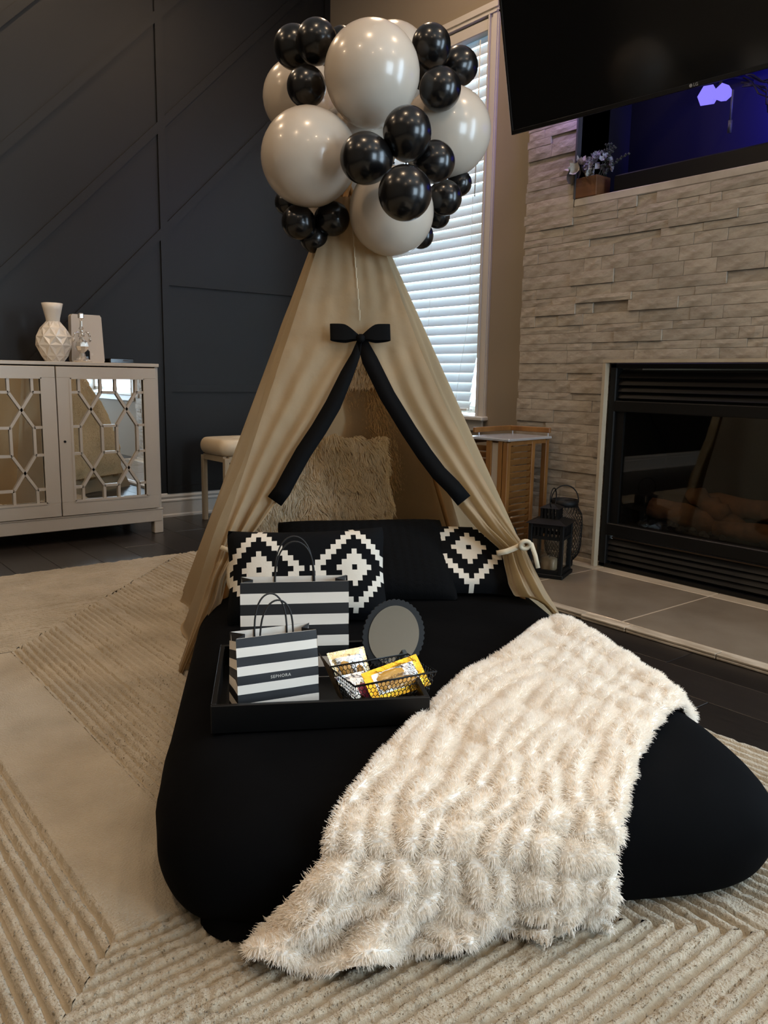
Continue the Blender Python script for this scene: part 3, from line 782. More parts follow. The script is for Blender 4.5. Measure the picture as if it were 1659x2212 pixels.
# ------------------------------------------------------------------ ribbon bow
bow = thing('ribbon_bow', 'black ribbon bow with two long tails pinned over the tent opening', 'bow', B(TT, TS, 0), BR)
def loop(sg):
    def fn(u, v):
        a = 2 * pi * u                      # loop seen edge-on, flattened
        x = .0485 * (1 - cos(a)); wd = .020 + .032 * smoothstep(.005, .055, x); th = .012 * sin(a) * smoothstep(0, .02, x)
        z = (v - .5) * wd + .004 * sin(x * 45)
        return Vector(ftpt(.311 + sg * x, 1.010 + .26 * x * (1 if sg > 0 else .9) + z, .036)) + FN * th
    g = G(); g.grid(fn, 36, 8, cu=True); return g.build('loop', M['ribbon'], bow, True)
loop(-1); loop(1)
g = G(); g.box(ftpt(.312, 1.008, .042), (.026, .022, .028), ch=.008); g.build('knot', M['ribbon'], bow, True)
TW = .052
strip('tail', [(.308, 1.003), (.294, .958), (.265, .900), (.218, .802), (.172, .727), (.122, .655), (.081, .585), (.055, .538), (.030, .506)], [.016, .030, .043, TW, TW, TW, TW, TW, TW], M['ribbon'], bow, o=[.034, .03, .026, .024, .024, .024, .024, .024, .024], conv=ftpt)
strip('tail', [(.316, 1.003), (.339, .944), (.391, .834), (.456, .725), (.502, .654), (.544, .597), (.586, .555), (.620, .513)], [.034, TW, TW, TW, TW, TW, TW, TW], M['ribbon'], bow, o=[.034, .028, .026, .024, .024, .024, .024, .024], conv=ftpt)

# ------------------------------------------------------------------ fur throws inside the tent
def fur_sheet(name, label, R, mats, patches, n, length, seed, extra=None):
    o = B(.35, 3.15, 0); th_ = thing(name, label, 'fur throw', o, BR); ev = spline_surface(R)
    def fn(u, v):
        p = ev(u, v); nz = .018 * N3(u * 4, v * 4, seed) + .008 * N3(u * 11, v * 11, seed)
        eu, ev_ = abs(2 * u - 1) ** 4, abs(2 * v - 1) ** 4
        return (p[0] - .35 + .035 * eu * N3(v * 5, seed, u * 2) + .010 * eu * N3(v * 22, seed), p[1] - 3.15 - nz, p[2] + .030 * ev_ * N3(u * 5, seed + 9, v * 2) * (v < .5) + .010 * ev_ * N3(u * 20, seed) * (v < .5))
    g = G(); g.grid(fn, 40, 46); g.build('hide', mats, th_, True)
    arr = np.array(g.v).reshape(46, 40, 3); P, Nq = arr_sampler(arr, n, seed)
    if Nq[:, 1].mean() > 0: Nq = -Nq
    strands('pile', th_, P, Nq, length, .0017, mats, lean=(.2, -.1, -1.0), leanw=1.0, clump=.6, seed=seed, freq=26)
    return th_
fur_sheet('fur_throw', 'tan shaggy fur throw hung against the back of the tent', [
 [(.27, 3.075, .985), (.36, 3.075, .99), (.45, 3.075, .99), (.53, 3.08, .985)],
 [(.30, 3.10, .87), (.39, 3.10, .88), (.49, 3.10, .88), (.60, 3.11, .87)],
 [(.31, 3.14, .70), (.44, 3.14, .70), (.57, 3.15, .70), (.68, 3.16, .70)],
 [(.20, 3.19, .50), (.40, 3.19, .50), (.60, 3.20, .50), (.745, 3.21, .50)],
 [(.10, 3.25, .28), (.34, 3.25, .28), (.58, 3.25, .28), (.785, 3.26, .28)],
 [(.10, 3.27, .12), (.34, 3.27, .12), (.58, 3.27, .12), (.785, 3.28, .12)]], M['fur_tan'], None, 15000, .030, 11)
fur_sheet('fur_throw', 'cream shaggy sheepskin leaning in front of the tan fur inside the tent', [
 [(.14, 3.04, .66), (.26, 3.05, .675), (.37, 3.06, .67), (.465, 3.08, .665)],
 [(.05, 3.03, .56), (.19, 3.035, .57), (.34, 3.05, .57), (.475, 3.07, .56)],
 [(-.05, 3.02, .44), (.13, 3.02, .44), (.31, 3.03, .44), (.478, 3.06, .43)],
 [(-.13, 3.01, .31), (.08, 3.01, .31), (.28, 3.02, .31), (.476, 3.05, .31)],
 [(-.15, 3.00, .225), (.08, 3.00, .225), (.28, 3.01, .225), (.47, 3.04, .225)]], M['fur_cream'], None, 15000, .034, 12)
fur_sheet('fur_throw', 'pale fur strip hanging at the top of the tent above the tan fur', [
 [(.28, 3.035, 1.05), (.36, 3.035, 1.06), (.44, 3.035, 1.06), (.50, 3.04, 1.05)],
 [(.30, 3.045, .96), (.38, 3.045, .96), (.46, 3.045, .96), (.55, 3.05, .96)],
 [(.31, 3.06, .87), (.40, 3.06, .865), (.49, 3.06, .865), (.60, 3.07, .87)]], M['fur_pale'], None, 5000, .026, 13)

# ================================================================== PILLOWS
def ring_pattern(i, j):
    P = 18; i = (i + P // 2) % P - P // 2; j = (j + P // 2) % P - P // 2; d = abs(i) + abs(j)
    if d == 0: return 1
    if d <= 3: return 0
    if d <= 6: return 1
    if d <= 8: return 0
    return 0 if abs(i) == 9 and abs(j) == 9 else 1
def pillow(name, label, w, h, th_, base, tilt, yaw, mats, cells=None, pat=None, roll=0.0, group=None, seed=0, corner=1.0, tex=None):
    o = thing(name, label, 'pillow', base, BR + yaw, group)
    nx, ny = cells or (40, 30)
    R = Matrix.Rotation(roll, 3, 'Y'); T = Matrix.Rotation(-tilt, 3, 'X')
    def shape(u, v, sd):
        a, b = u * 2 - 1, v * 2 - 1
        x = a * w / 2 * (1 - .075 * (1 - abs(b) ** 2) * abs(a) ** 3 * 0 - .07 * (1 - b * b) * (a * a) - .05 * b ** 6); z = b * h / 2 * (1 - .07 * (1 - a * a) * (b * b))
        y = th_ / 2 * ((1 - a ** 4) ** .55) * ((1 - b ** 4) ** .55)
        y += .004 * N3(u * 5, v * 5, seed + sd) * (1 - a ** 4) * (1 - b ** 4)
        if tex: y += tex(u, v) * (1 - a ** 8) * (1 - b ** 8)
        p = R @ Vector((x, -sd * y, z)); p.z += h / 2
        return T @ p
    for sd, nm in ((1, 'front_cover'), (-1, 'back_cover')):
        g = G(); g.grid(lambda u, v: shape(u, v, sd), nx + 1, ny + 1, mfn=(lambda i, j: pat(i, j)) if pat else None)
        g.build(nm, mats, o, True)
    return o
BW = [M['pil_w'], M['pil_b']]
pillow('pillow', 'large black cable-knit pillow leaning in the middle of the tent opening', .565, .325, .12, B(.318, 2.345, .222), radians(50), radians(2), M['knit'], (90, 60),
       tex=lambda u, v: .0022 * abs(sin(u * 60)) + .0018 * sin(v * 120 + 3 * sin(u * 60)), seed=3)
pillow('pillow', 'black and white stepped-diamond pillow behind the striped bags at left', .465, .275, .13, B(.112, 2.165, .218), radians(26), radians(-3), BW, (31, 18),
       pat=lambda i, j: ring_pattern(i - 6, j - 9), roll=radians(-1.5), seed=5)
pillow('pillow', 'black and white stepped-diamond pillow behind the right tent flap', .36, .275, .09, B(.650, 2.385, .226), radians(48), radians(-3), BW, (22, 15),
       pat=lambda i, j: ring_pattern(i - 10, j - 8), roll=radians(1.5), seed=6)

# ================================================================== BALLOONS
BALL = dict(
W1=(1.628,2.143,1.829,.1512), W2=(1.481,2.272,1.584,.1527), W3=(1.715,2.144,1.433,.1403), W4=(1.971,2.173,1.730,.1520), W5=(1.691,2.651,1.895,.1379), W6=(2.004,2.512,2.043,.1459),
W7=(1.764,2.420,1.691,.1494), W8=(1.769,2.489,1.551,.1420),
B1=(1.540,2.450,1.971,.0705), B2=(1.550,2.336,1.959,.0683), B3=(1.523,2.354,1.823,.0644), B4=(1.782,2.526,2.074,.0492),
B5=(1.852,2.122,1.961,.0644), B6=(2.005,2.152,1.942,.0642), B7=(1.833,2.053,1.809,.0678), B8=(1.913,2.221,1.922,.0595),
B9=(1.610,1.943,1.612,.0737), B10=(1.513,2.017,1.538,.0754), B11=(1.734,1.961,1.555,.0640), B12=(1.541,1.865,1.421,.0782),
B13=(1.475,2.327,1.394,.0558), B14=(1.587,2.295,1.415,.0567), B15=(1.556,2.359,1.359,.0498), B16=(1.540,2.503,1.490,.0432),
B17=(1.912,2.105,1.497,.0591), B18=(2.028,2.158,1.570,.0435), B19=(1.959,2.189,1.458,.0435), B20=(1.853,2.152,1.373,.0423), B21=(1.779,2.286,1.362,.0480))
BLAB = dict(
W1='largest white balloon, high in the middle of the cluster', W2='big white balloon at the left front of the cluster, below the black trio', W3='white balloon at the bottom of the cluster, above the tent top',
W4='white balloon at the right side of the cluster, before the window', W5='white balloon at the far left, half hidden behind a small black one', W6='white balloon peeping out behind the top of the largest white one',
W7='white balloon deep in the cluster between the three front white ones', W8='white balloon tucked low behind the bottom of the cluster',
B1='leftmost black balloon of the upper left trio', B2='top black balloon of the upper left trio', B3='lowest black balloon of the upper left trio', B4='small black balloon mostly hidden behind the upper left trio',
B5='top black balloon of the upper right cluster', B6='rightmost black balloon of the upper right cluster', B7='lowest black balloon of the upper right cluster', B8='black balloon hidden in the middle of the upper right cluster',
B9='top black balloon of the front four', B10='left black balloon of the front four', B11='right black balloon of the front four', B12='lowest and nearest black balloon of the front four',
B13='left black balloon of the lower left group', B14='right black balloon of the lower left group, under the white one', B15='lowest black balloon of the lower left group', B16='small black balloon peeping out at the back of the lower left group',
B17='largest black balloon of the lower right group', B18='small black balloon furthest right below the white one', B19='small black balloon under the lower right group', B20='small black balloon at the lower right edge of the bottom white one', B21='black balloon hidden under the bottom white balloon')
prof = []
for i in range(23):
    a = pi * i / 22; zz = cos(a); r = sin(a) * (1 - .07 * max(0, -zz)); prof.append((max(r, .0005), zz * (1.03 if zz > 0 else 1.12)))
prof = prof[::-1]
gbal = G(); gbal.lathe(prof, 36, cap=False)
proto = {}
for kk, (x, y, z, r) in BALL.items():
    c = 'w' if kk[0] == 'W' else 'b'
    if c not in proto:
        o = gbal.build('balloon', M['balloon_' + c], None, True)
        kn = G().lathe([(.02, -1.11), (.045, -1.14), (.03, -1.16), (.06, -1.20), (.005, -1.19)], 12, cap=False).build('knot', M['balloon_' + c], o, True)
        proto[c] = (o, kn)
    else:
        o = proto[c][0].copy(); COL.objects.link(o); q = proto[c][1].copy(); COL.objects.link(q); q.parent = o
    ctr = Vector((1.76, 2.33, 1.66))
    if kk in ('B9', 'B10', 'B11', 'B12'): ctr = Vector((1.63, 1.97, 1.53))
    if kk in ('B1', 'B2', 'B3', 'B4'): ctr = Vector((1.58, 2.40, 1.92))
    if kk in ('B5', 'B6', 'B7', 'B8'): ctr = Vector((1.91, 2.14, 1.90))
    if kk in ('B13', 'B14', 'B15', 'B16'): ctr = Vector((1.54, 2.35, 1.41))
    if kk in ('B17', 'B18', 'B19', 'B20'): ctr = Vector((1.95, 2.17, 1.48))
    d = Vector((x, y, z)) - ctr
    if d.length < .01: d = Vector((0, 0, 1))
    o.rotation_euler = d.to_track_quat('Z', 'Y').to_euler(); o.location = (x, y, z); o.scale = (r * .985, r * .985, r * .985)
    tag(o, BLAB[kk], 'balloon', 'white balloons of the cluster' if c == 'w' else 'black balloons of the cluster')

# ================================================================== TRAY AND WHAT STANDS ON IT
TZ = .2225
tray = thing('tray', 'black lacquered wooden serving tray lying on the black mattress', 'tray', B(.106, 1.655, TZ), BR)
TWd, TD, THt = .425, .36, .056
G().box((0, 0, .004), (TWd - .004, TD - .004, .008)).build('base', M['tray'], tray)
for sg in (-1, 1):
    G().box((0, sg * (TD / 2 - .005), THt / 2), (TWd, .010, THt), ch=.0012).build('side', M['tray'], tray)
    G().box((sg * (TWd / 2 - .005), 0, THt / 2), (.010, TD - .021, THt), ch=.0012).build('side', M['tray'], tray)
TB = TZ + .0085

def paper_bag(name, label, w, d, h, loc, yaw, nstripe, first_black, cordgap, cordh, logo=None, fold=.0):
    o = thing(name, label, 'shopping bag', loc, BR + yaw, 'striped paper bags on the tray')
    sh = h / nstripe
    def panel(nm, pts):   # pts: (p(u) bottom->) horizontal strips
        g = G(); nu = 7
        for k in range(nstripe):
            for sub in range(3):
                z0, z1 = (k + sub / 3) * sh, (k + (sub + 1) / 3) * sh
                vs = [pts(i / (nu - 1), z0) for i in range(nu)] + [pts(i / (nu - 1), z1) for i in range(nu)]
                mi = 1 if ((nstripe - 1 - k) % 2 == 0) == first_black else 0
                g.add(vs, [(i, i + 1, nu + i + 1, nu + i) for i in range(nu - 1)], mi)
        return g.build(nm, [M['bag_w'], M['bag_b']], o, True)
    lean = lambda z: d / 2 * (1 - .35 * (z / h) ** 1.5)
    crease = lambda u, z: .0016 * N3(u * 6, z * 30, w * 50)
    panel('front_panel', lambda u, z: (-w / 2 + w * u, -lean(z) + crease(u, z), z))
    panel('back_panel', lambda u, z: (w / 2 - w * u, lean(z) + crease(u, z), z))
    gus = lambda u, z: (1 - abs(2 * u - 1)) * d * .33 * smoothstep(.25 * h, h, z)
    panel('gusset', lambda u, z: (-w / 2 + gus(u, z), lean(z) * (1 - 2 * u), z))
    panel('gusset', lambda u, z: (w / 2 - gus(u, z), -lean(z) * (1 - 2 * u), z))
    g = G(); g.box((0, 0, .001), (w, d, .001)); g.build('bottom', M['bag_w'], o)
    g = G()                               # white inner turn-over along the mouth
    for sg in (-1, 1): g.box((0, sg * (lean(h) - .0012), h - .014), (w - .004, .0008, .028))
    g.build('inner_band', M['bag_w'], o)
    for sg in (-1, 1):
        y = sg * (lean(h) - .0022); pts = []
        for i in range(21):
            a = pi * i / 20; pts.append((-cordgap / 2 * cos(a) * (1.0), y + sg * -.002 + .006 * sin(a) * sg, h - .028 + (cordh + .028) * sin(a) ** .62))
        G().tube(pts, .0019, 7).build('handle', M['cord'], o, True)
    if logo:
        cu = bpy.data.curves.new('logo', 'FONT'); cu.body = 'SEPHORA'; cu.size = logo[0]; cu.align_x = 'CENTER'; cu.align_y = 'CENTER'; cu.extrude = .0001; cu.space_character = 1.18; cu.offset = .00012
        tmp = bpy.data.objects.new('tmp', cu); me = bpy.data.meshes.new_from_object(tmp); bpy.data.objects.remove(tmp)
        me.materials.append(M['letter']); t = bpy.data.objects.new('lettering', me); COL.objects.link(t); t.parent = o
        t.location = (logo[1], -lean(logo[2]) - .0012, logo[2]); t.rotation_euler = (radians(90) - .02, 0, 0)
    return o
paper_bag('paper_bag', 'smaller striped paper bag with white lettering at the front of the tray', .166, .075, .166, B(.014, 1.560, TB), radians(16), 9, True, .068, .070, logo=(.0086, .004, .166 * (4.5 / 9)))
paper_bag('paper_bag', 'larger black and white striped paper bag at the back of the tray', .240, .085, .218, B(.063, 1.770, TB), radians(0), 9, True, .088, .092)

# ------------------------------------------------------------------ wire basket with sachets
bk = thing('wire_basket', 'small black wire mesh basket on the tray beside the striped bags', 'basket', B(.240, 1.588, TB), BR + radians(20))
BW_, BD_, BHt = .190, .120, .066
def bpt(side, u, z):
    f = .80 + .20 * z / BHt; w, d = BW_ / 2 * f, BD_ / 2 * f
    a = [(-w, -d), (w, -d), (w, d), (-w, d)]; p, q = a[side], a[(side + 1) % 4]
    return Vector((p[0] + (q[0] - p[0]) * u, p[1] + (q[1] - p[1]) * u, z))
G().tube([bpt(i, 0, BHt) for i in range(4)], .0020, 6, closed=True).build('rim', M['wire'], bk, True)
gw = G()
def hexes(side, L):
    c = .0098; nx = int(L / c); nz = 7; ch_ = BHt / nz
    for j in range(nz):
        for i in range(nx):
            x0 = (i + (.5 if j % 2 else 0)) / nx; 
            if x0 > 1: continue
            z0 = j * ch_; xm = min(x0 + .5 / nx, 1); xl = max(x0 - .5 / nx, 0)
            gw.tube([bpt(side, x0, z0), bpt(side, x0, z0 + ch_ * .55)], .00085, 3, cap=False)
            for xx in (xm, xl): gw.tube([bpt(side, x0, z0 + ch_ * .55), bpt(side, xx, z0 + ch_)], .00085, 3, cap=False)
for i, L in ((0, BW_), (1, BD_), (2, BW_), (3, BD_)): hexes(i, L)
for i in range(18): gw.tube([(-.072 + .144 * i / 17, -.048, .001), (-.072 + .144 * i / 17, .048, .001)], .0006, 3, cap=False)
for i in range(12): gw.tube([(-.073, -.048 + .096 * i / 11, .001), (.073, -.048 + .096 * i / 11, .001)], .0006, 3, cap=False)
tag(gw.build('wire_mesh', M['wire'], bk), kind='stuff')

def sachet(name, label, corners, m, bulge=.006, seam=.10, extra=None):
    """soft foil pouch from four corner points BL, BR, TR, TL in the bed frame"""
    c = [Vector(p) for p in corners]; ctr = sum(c, Vector()) / 4
    o = thing(name, label, 'sachet', B(ctr.x - .005, ctr.y - .043, ctr.z), BR, 'sachets in the wire basket')
    c = [p - ctr for p in c]
    nrm = (c[1] - c[0]).cross(c[3] - c[0]).normalized()
    if nrm.y > 0: nrm = -nrm
    def P(u, v, h=0.): return c[0] * (1 - u) * (1 - v) + c[1] * u * (1 - v) + c[2] * u * v + c[3] * (1 - u) * v + nrm * h
    def f(u, v, sg=1):
        k = max(0, min(u - seam, 1 - seam - u, v - seam, 1 - seam - v)) / (.5 - seam)
        return P(u, v, sg * (bulge * min(1, k * 2.2) ** .6 + .0016 * N3(u * 14, v * 9, bulge * 900 + sg)) + .0004 * sg)
    for sg, nm in ((1, 'front_film'), (-1, 'back_film')):
        g = G(); g.grid(lambda u, v: f(u, v, sg), 26, 20); g.build(nm, m, o, True)
    return o, P, f
def blob(o, f, cu, cv, ru, rv, m, name, h=.0012, n=26, cut=None):
    g = G()
    def fn(a, r_):
        an = 2 * pi * a; u = cu + ru * r_ * cos(an); v = cv + rv * r_ * sin(an)
        if cut is not None: v = max(v, cut)
        p = f(u, v, 1); q = f(u, v + .01, 1); 
        return p + o['_n'] * h * (1 - r_ ** 4)
    g.grid(fn, n, 6, cu=True)
    return g.build(name, m, o, True)
class Holder(dict): pass
def blob2(o, P, f, cu, cv, ru, rv, m, name, h=.0012, n=28):
    nn = (P(.5, .5, 1) - P(.5, .5, 0)); g = G()
    g.grid(lambda a, r_: f(cu + ru * (1 - r_) * cos(2 * pi * a), cv + rv * (1 - r_) * sin(2 * pi * a), 1) + nn * (h * (1 - (1 - r_) ** 4) + .0002), n, 6, cu=True)
    return g.build(name, m, o, True)
def words_on(o, P, f, text, u, v, size, m, rot=0):
    cu = bpy.data.curves.new('print', 'FONT'); cu.body = text; cu.size = size; cu.align_x = 'CENTER'; cu.align_y = 'CENTER'; cu.extrude = .00005
    tmp = bpy.data.objects.new('tmp', cu); me = bpy.data.meshes.new_from_object(tmp); bpy.data.objects.remove(tmp)
    ex = (P(1, .5) - P(0, .5)).normalized(); nn = (P(.5, .5, 1) - P(.5, .5, 0)).normalized(); ey = nn.cross(ex)
    R = Matrix((ex, ey, nn)).transposed() @ Matrix.Rotation(rot, 3, 'Z')
    me.transform(Matrix.Translation(f(u, v, 1) + nn * .0024) @ R.to_4x4()); me.materials.append(m)
    t = bpy.data.objects.new('lettering', me); COL.objects.link(t); t.parent = o
    return t
o, P, f = sachet('sachet', 'gold foil eye-mask sachet leaning on the front rim of the wire basket', [(.219, 1.568, .248), (.347, 1.622, .262), (.323, 1.672, .313), (.197, 1.614, .295)], M['gold'], .0055)
g = G(); g.grid(lambda u, v: f(.13 + .74 * u, .17 + .66 * v, 1) + (P(0, 0, 1) - P(0, 0)) * .0006, 16, 10); g.build('window', M['silver'], o, True)
blob2(o, P, f, .42, .63, .26, .19, M['amber'], 'gel_pad', .0022); blob2(o, P, f, .56, .33, .28, .17, M['amber'], 'gel_pad', .0020); blob2(o, P, f, .26, .42, .10, .22, M['amber'], 'gel_pad', .0018)
words_on(o, P, f, 'Crystal Collagen', .46, .54, .0088, M['print'], .06); words_on(o, P, f, 'Powder Eye Mask', .52, .42, .0088, M['print'], .06)
o, P, f = sachet('sachet', 'pale gold sachet standing at the back left of the wire basket', [(.158, 1.672, .246), (.232, 1.695, .250), (.217, 1.736, .312), (.133, 1.706, .309)], M['palegold'], .005)
g = G(); g.grid(lambda u, v: f(.14 + .72 * u, .12 + .68 * v, 1) + (P(0, 0, 1) - P(0, 0)) * .0006, 14, 12); g.build('window', M['silver'], o, True)
blob2(o, P, f, .34, .42, .19, .27, M['amber'], 'gel_pad', .0022); blob2(o, P, f, .72, .30, .13, .20, M['amber'], 'gel_pad', .002)
words_on(o, P, f, 'Collagen', .56, .42, .0085, M['print'], radians(-90)); words_on(o, P, f, 'Powder', .49, .34, .0085, M['print'], radians(-90))
o, P, f = sachet('sachet', 'silver sachet with a pink gel mask in the middle of the wire basket', [(.186, 1.590, .242), (.236, 1.612, .242), (.207, 1.655, .286), (.143, 1.628, .284)], M['silver'], .004)
blob2(o, P, f, .66, .30, .30, .27, M['pink'], 'gel_pad', .0025)
o, P, f = sachet('sachet', 'grey film sachet lying low at the right end of the wire basket', [(.246, 1.612, .237), (.310, 1.628, .237), (.300, 1.662, .262), (.240, 1.645, .262)], M['greypack'], .003)
o, P, f = sachet('sachet', 'brown foil sachet seen edge-on at the left end of the wire basket', [(.152, 1.640, .240), (.162, 1.606, .238), (.140, 1.640, .296), (.116, 1.705, .312)], M['brownpack'], .002)

# ------------------------------------------------------------------ hand mirror with a scalloped black frame
hm = thing('hand_mirror', 'round mirror in a scalloped black frame leaning behind the gold sachet', 'mirror', B(.292, 1.755, TB + .008), BR)
HR = Matrix.Rotation(radians(8), 3, 'Z') @ Matrix.Rotation(radians(-24), 3, 'X') @ Matrix.Rotation(radians(26), 3, 'Y')
cc = Vector((0, .018, .070))
def disc(fr, y0, y1, n, m, nm):
    poly = [(fr(2 * pi * i / n)[0] * cos(2 * pi * i / n), fr(2 * pi * i / n)[1] * sin(2 * pi * i / n)) for i in range(n)]
    return G().prism(poly, y0, y1, lambda x, z, y: tuple(HR @ Vector((x, y, z)) + cc)).build(nm, m, hm)
disc(lambda a: (.071 + .0030 * abs(sin(a * 20)), .083 + .0030 * abs(sin(a * 20))), -.003, .006, 240, M['blackplastic'], 'scalloped_frame')
disc(lambda a: (.0595, .0695), -.0052, -.0028, 72, M['hmirror'], 'glass')
G().tube([HR @ Vector((.0, .004, -.04)) + cc, (0.0, .075, -.010)], .004, 8).build('prop', M['blackplastic'], hm, True)

# ================================================================== MIRRORED CABINET
cb = thing('cabinet', 'white cabinet with mirrored doors and hexagonal fretwork against the dark panelled wall', 'cabinet', (1.276, 4.339, 0))
CW, CD = 1.118, .44
G().box((0, CD / 2, .944), (CW, CD, .018), ch=.002).build('top', M['white_lacquer'], cb)
g = G(); g.box((-CW / 2 + .010, CD / 2 + .008, .537), (.018, CD - .02, .796)); G_ = g
g.build('side', M['white_lacquer'], cb)
G().box((CW / 2 - .010, CD / 2 + .008, .537), (.018, CD - .02, .796)).build('side', M['white_lacquer'], cb)
G().box((0, CD - .01, .537), (CW - .04, .012, .79)).build('back', M['white_lacquer'], cb)
G().box((0, CD / 2 + .008, .145), (CW - .038, CD - .03, .012)).build('shelf', M['white_lacquer'], cb)
G().box((0, .012, .103), (CW - .01, .024, .070), ch=.003).build('apron', M['white_lacquer'], cb)
G().box((0, .006, .140), (CW + .004, .016, .008), ch=.002).build('moulding', M['white_lacquer'], cb)
for sx in (-1, 1):
    for yy in (.028, CD - .03): G().box((sx * (CW / 2 - .026), yy, .066), (.052, .052, .132), ch=.003).build('leg', M['white_lacquer'], cb)
G().box((-.27, CD - .08, .066), (.045, .045, .132), ch=.003).build('leg', M['white_lacquer'], cb)
def cabinet_door(x0, x1, flip):
    w = x1 - x0; cx = (x0 + x1) / 2; zb, zt = .147, .928; fr_ = .068
    d = G(); d.box((cx, .004, zt - fr_ * .42), (w, .020, fr_ * .84), ch=.002)
    d.box((cx, .004, zb + fr_ * .55), (w, .020, fr_ * 1.1), ch=.002)
    for xx in (x0 + fr_ / 2, x1 - fr_ / 2): d.box((xx, .004, (zb + zt) / 2 + .13 * fr_), (fr_, .020, zt - zb - fr_ * 1.94 + .001))
    for (aa, bb, cc_, dd) in ((x0 + fr_, zt - fr_ * .84, x1 - fr_, zt - fr_ * .84), (x0 + fr_, zb + fr_ * 1.1, x1 - fr_, zb + fr_ * 1.1), (x0 + fr_, zb + fr_ * 1.1, x0 + fr_, zt - fr_ * .84), (x1 - fr_, zb + fr_ * 1.1, x1 - fr_, zt - fr_ * .84)):
        d.bar((aa, -.004, bb), (cc_, -.004, dd), .012, .008, (0, -1, 0))
    do = d.build('door', M['white_lacquer'], cb)
    px0, px1, pz0, pz1 = x0 + fr_, x1 - fr_, zb + fr_ * 1.1, zt - fr_ * .84
    G().box((cx, .010, (pz0 + pz1) / 2), (px1 - px0 + .01, .004, pz1 - pz0 + .01)).build('mirror', M['mirror'], do)
    U = [.115, .40, .60, .885]; V = [0, .115, .39, .61, .885, 1]
    def q(u, v): return (px0 + (px1 - px0) * u, .001, pz1 - (pz1 - pz0) * v)
    fgeo = G()
    def seg(a, b): fgeo.bar(q(*a), q(*b), .0135, .011, (0, -1, 0))
    for u in U:
        for (v0, v1) in ((0, 1), (2, 3), (4, 5)): seg((u, V[v0]), (u, V[v1]))
    for v in V[1:5]:
        seg((0, v), (U[0], v)); seg((U[1], v), (U[2], v)); seg((U[3], v), (1, v))
    for (r0, r1) in ((1, 2), (3, 4)):
        for a, b in ((0, 1), (1, 0), (2, 3), (3, 2)): seg((U[a], V[r0]), (U[b], V[r1]))
    fgeo.build('fretwork', M['white_lacquer'], do)
    kx = x0 + .028 if flip else x1 - .028
    if flip: G().lathe([(.0065, 0), (.0065, .003), (.003, .004)], 12).build('lock', M['blackplastic'], do).location = (0, 0, 0)
    return do
door_l = cabinet_door(-CW / 2 + .02, -.004, False); door_r = cabinet_door(.002, CW / 2 - .022, True)
for o in list(door_r.children):
    if o.name.startswith('lock'): o.location = (.030, -.006, .541); o.rotation_euler = (radians(90), 0, 0)

# on the cabinet
CZ = .9535
vz = thing('vase', 'white faceted ceramic vase on the left of the mirrored cabinet', 'vase', (1.325, 4.50, CZ))
lev = [(.050, .0), (.068, .03), (.092, .085), (.090, .13), (.066, .175), (.034, .212)]
g = G(); n8 = 9; vs = []; fs = []
for li, (r, z) in enumerate(lev):
    for k_ in range(n8):
        a = 2 * pi * (k_ + (.5 if li % 2 else 0)) / n8; rr_ = r * (1.0 if 0 < li < 5 else .97); vs.append((rr_ * cos(a), rr_ * sin(a), z))
for li in range(len(lev) - 1):
    for k_ in range(n8):
        k2 = (k_ + 1) % n8; A, Bq = li * n8, (li + 1) * n8
        if li % 2 == 0: tri = [(A + k_, A + k2, Bq + k_), (A + k2, Bq + k2, Bq + k_)]
        else: tri = [(A + k_, Bq + k2, Bq + k_), (A + k_, A + k2, Bq + k2)]
        for t_ in tri:
            c_ = sum((Vector(vs[i]) for i in t_), Vector()) / 3; c_ = Vector((c_.x * .93, c_.y * .93, c_.z)); ci = len(vs); vs.append(tuple(c_))
            fs += [(t_[0], t_[1], ci), (t_[1], t_[2], ci), (t_[2], t_[0], ci)]
g.add(vs, fs); g.build('body', M['porcelain'], vz)
G().lathe([(.034, .208), (.036, .225), (.046, .268), (.054, .302), (.050, .303), (.033, .230)], 28, cap=False).build('neck', M['porcelain'], vz, True)
ro = thing('router', 'white plastic upright router behind the crystal candlestick', 'router', (1.512, 4.55, CZ))
rpoly = [(-.084, .0), (.084, .0), (.088, .012), (.078, .245), (.070, .256), (-.076, .256), (-.084, .246), (-.09, .012)]
G().prism(rpoly, -.025, .025, lambda x, z, y: (x, y + .002 * z, z)).build('case', M['router'], ro)
G().box((.02, -.0255, .045), (.012, .001, .012)).build('mark', M['lampcan'], ro)
bgd = thing('gadget', 'small rounded black gadget half hidden behind the crystal candlestick', 'gadget', (1.474, 4.47, CZ))
G().box((0, 0, .036), (.052, .03, .072), ch=.012).build('case', M['black_gloss'], bgd); G().box((0, -.0155, .046), (.03, .001, .03)).build('window', M['blackplastic'], bgd)
bxb = thing('set_top_box', 'flat black box at the right end of the cabinet top', 'box', (1.69, 4.55, CZ))
G().box((0, 0, .013), (.135, .10, .026), ch=.003).build('case', M['black_gloss'], bxb); G().box((.02, -.051, .015), (.03, .001, .006)).build('display', M['socket'], bxb)
cs = thing('candlestick', 'ornate crystal candlestick with drooping arms before the white router', 'candlestick', (1.445, 4.42, CZ))
G().lathe([(.046, 0), (.05, .006), (.036, .014), (.018, .030), (.014, .046), (.010, .05)], 10, cap=True).build('foot', M['crystal'], cs)
G().lathe([(.010, .048), (.026, .062), (.036, .082), (.030, .104), (.014, .118), (.010, .128), (.018, .136), (.010, .146), (.007, .165), (.013, .175), (.007, .186), (.006, .215), (.010, .222)], 9).build('stem', M['crystal'], cs)
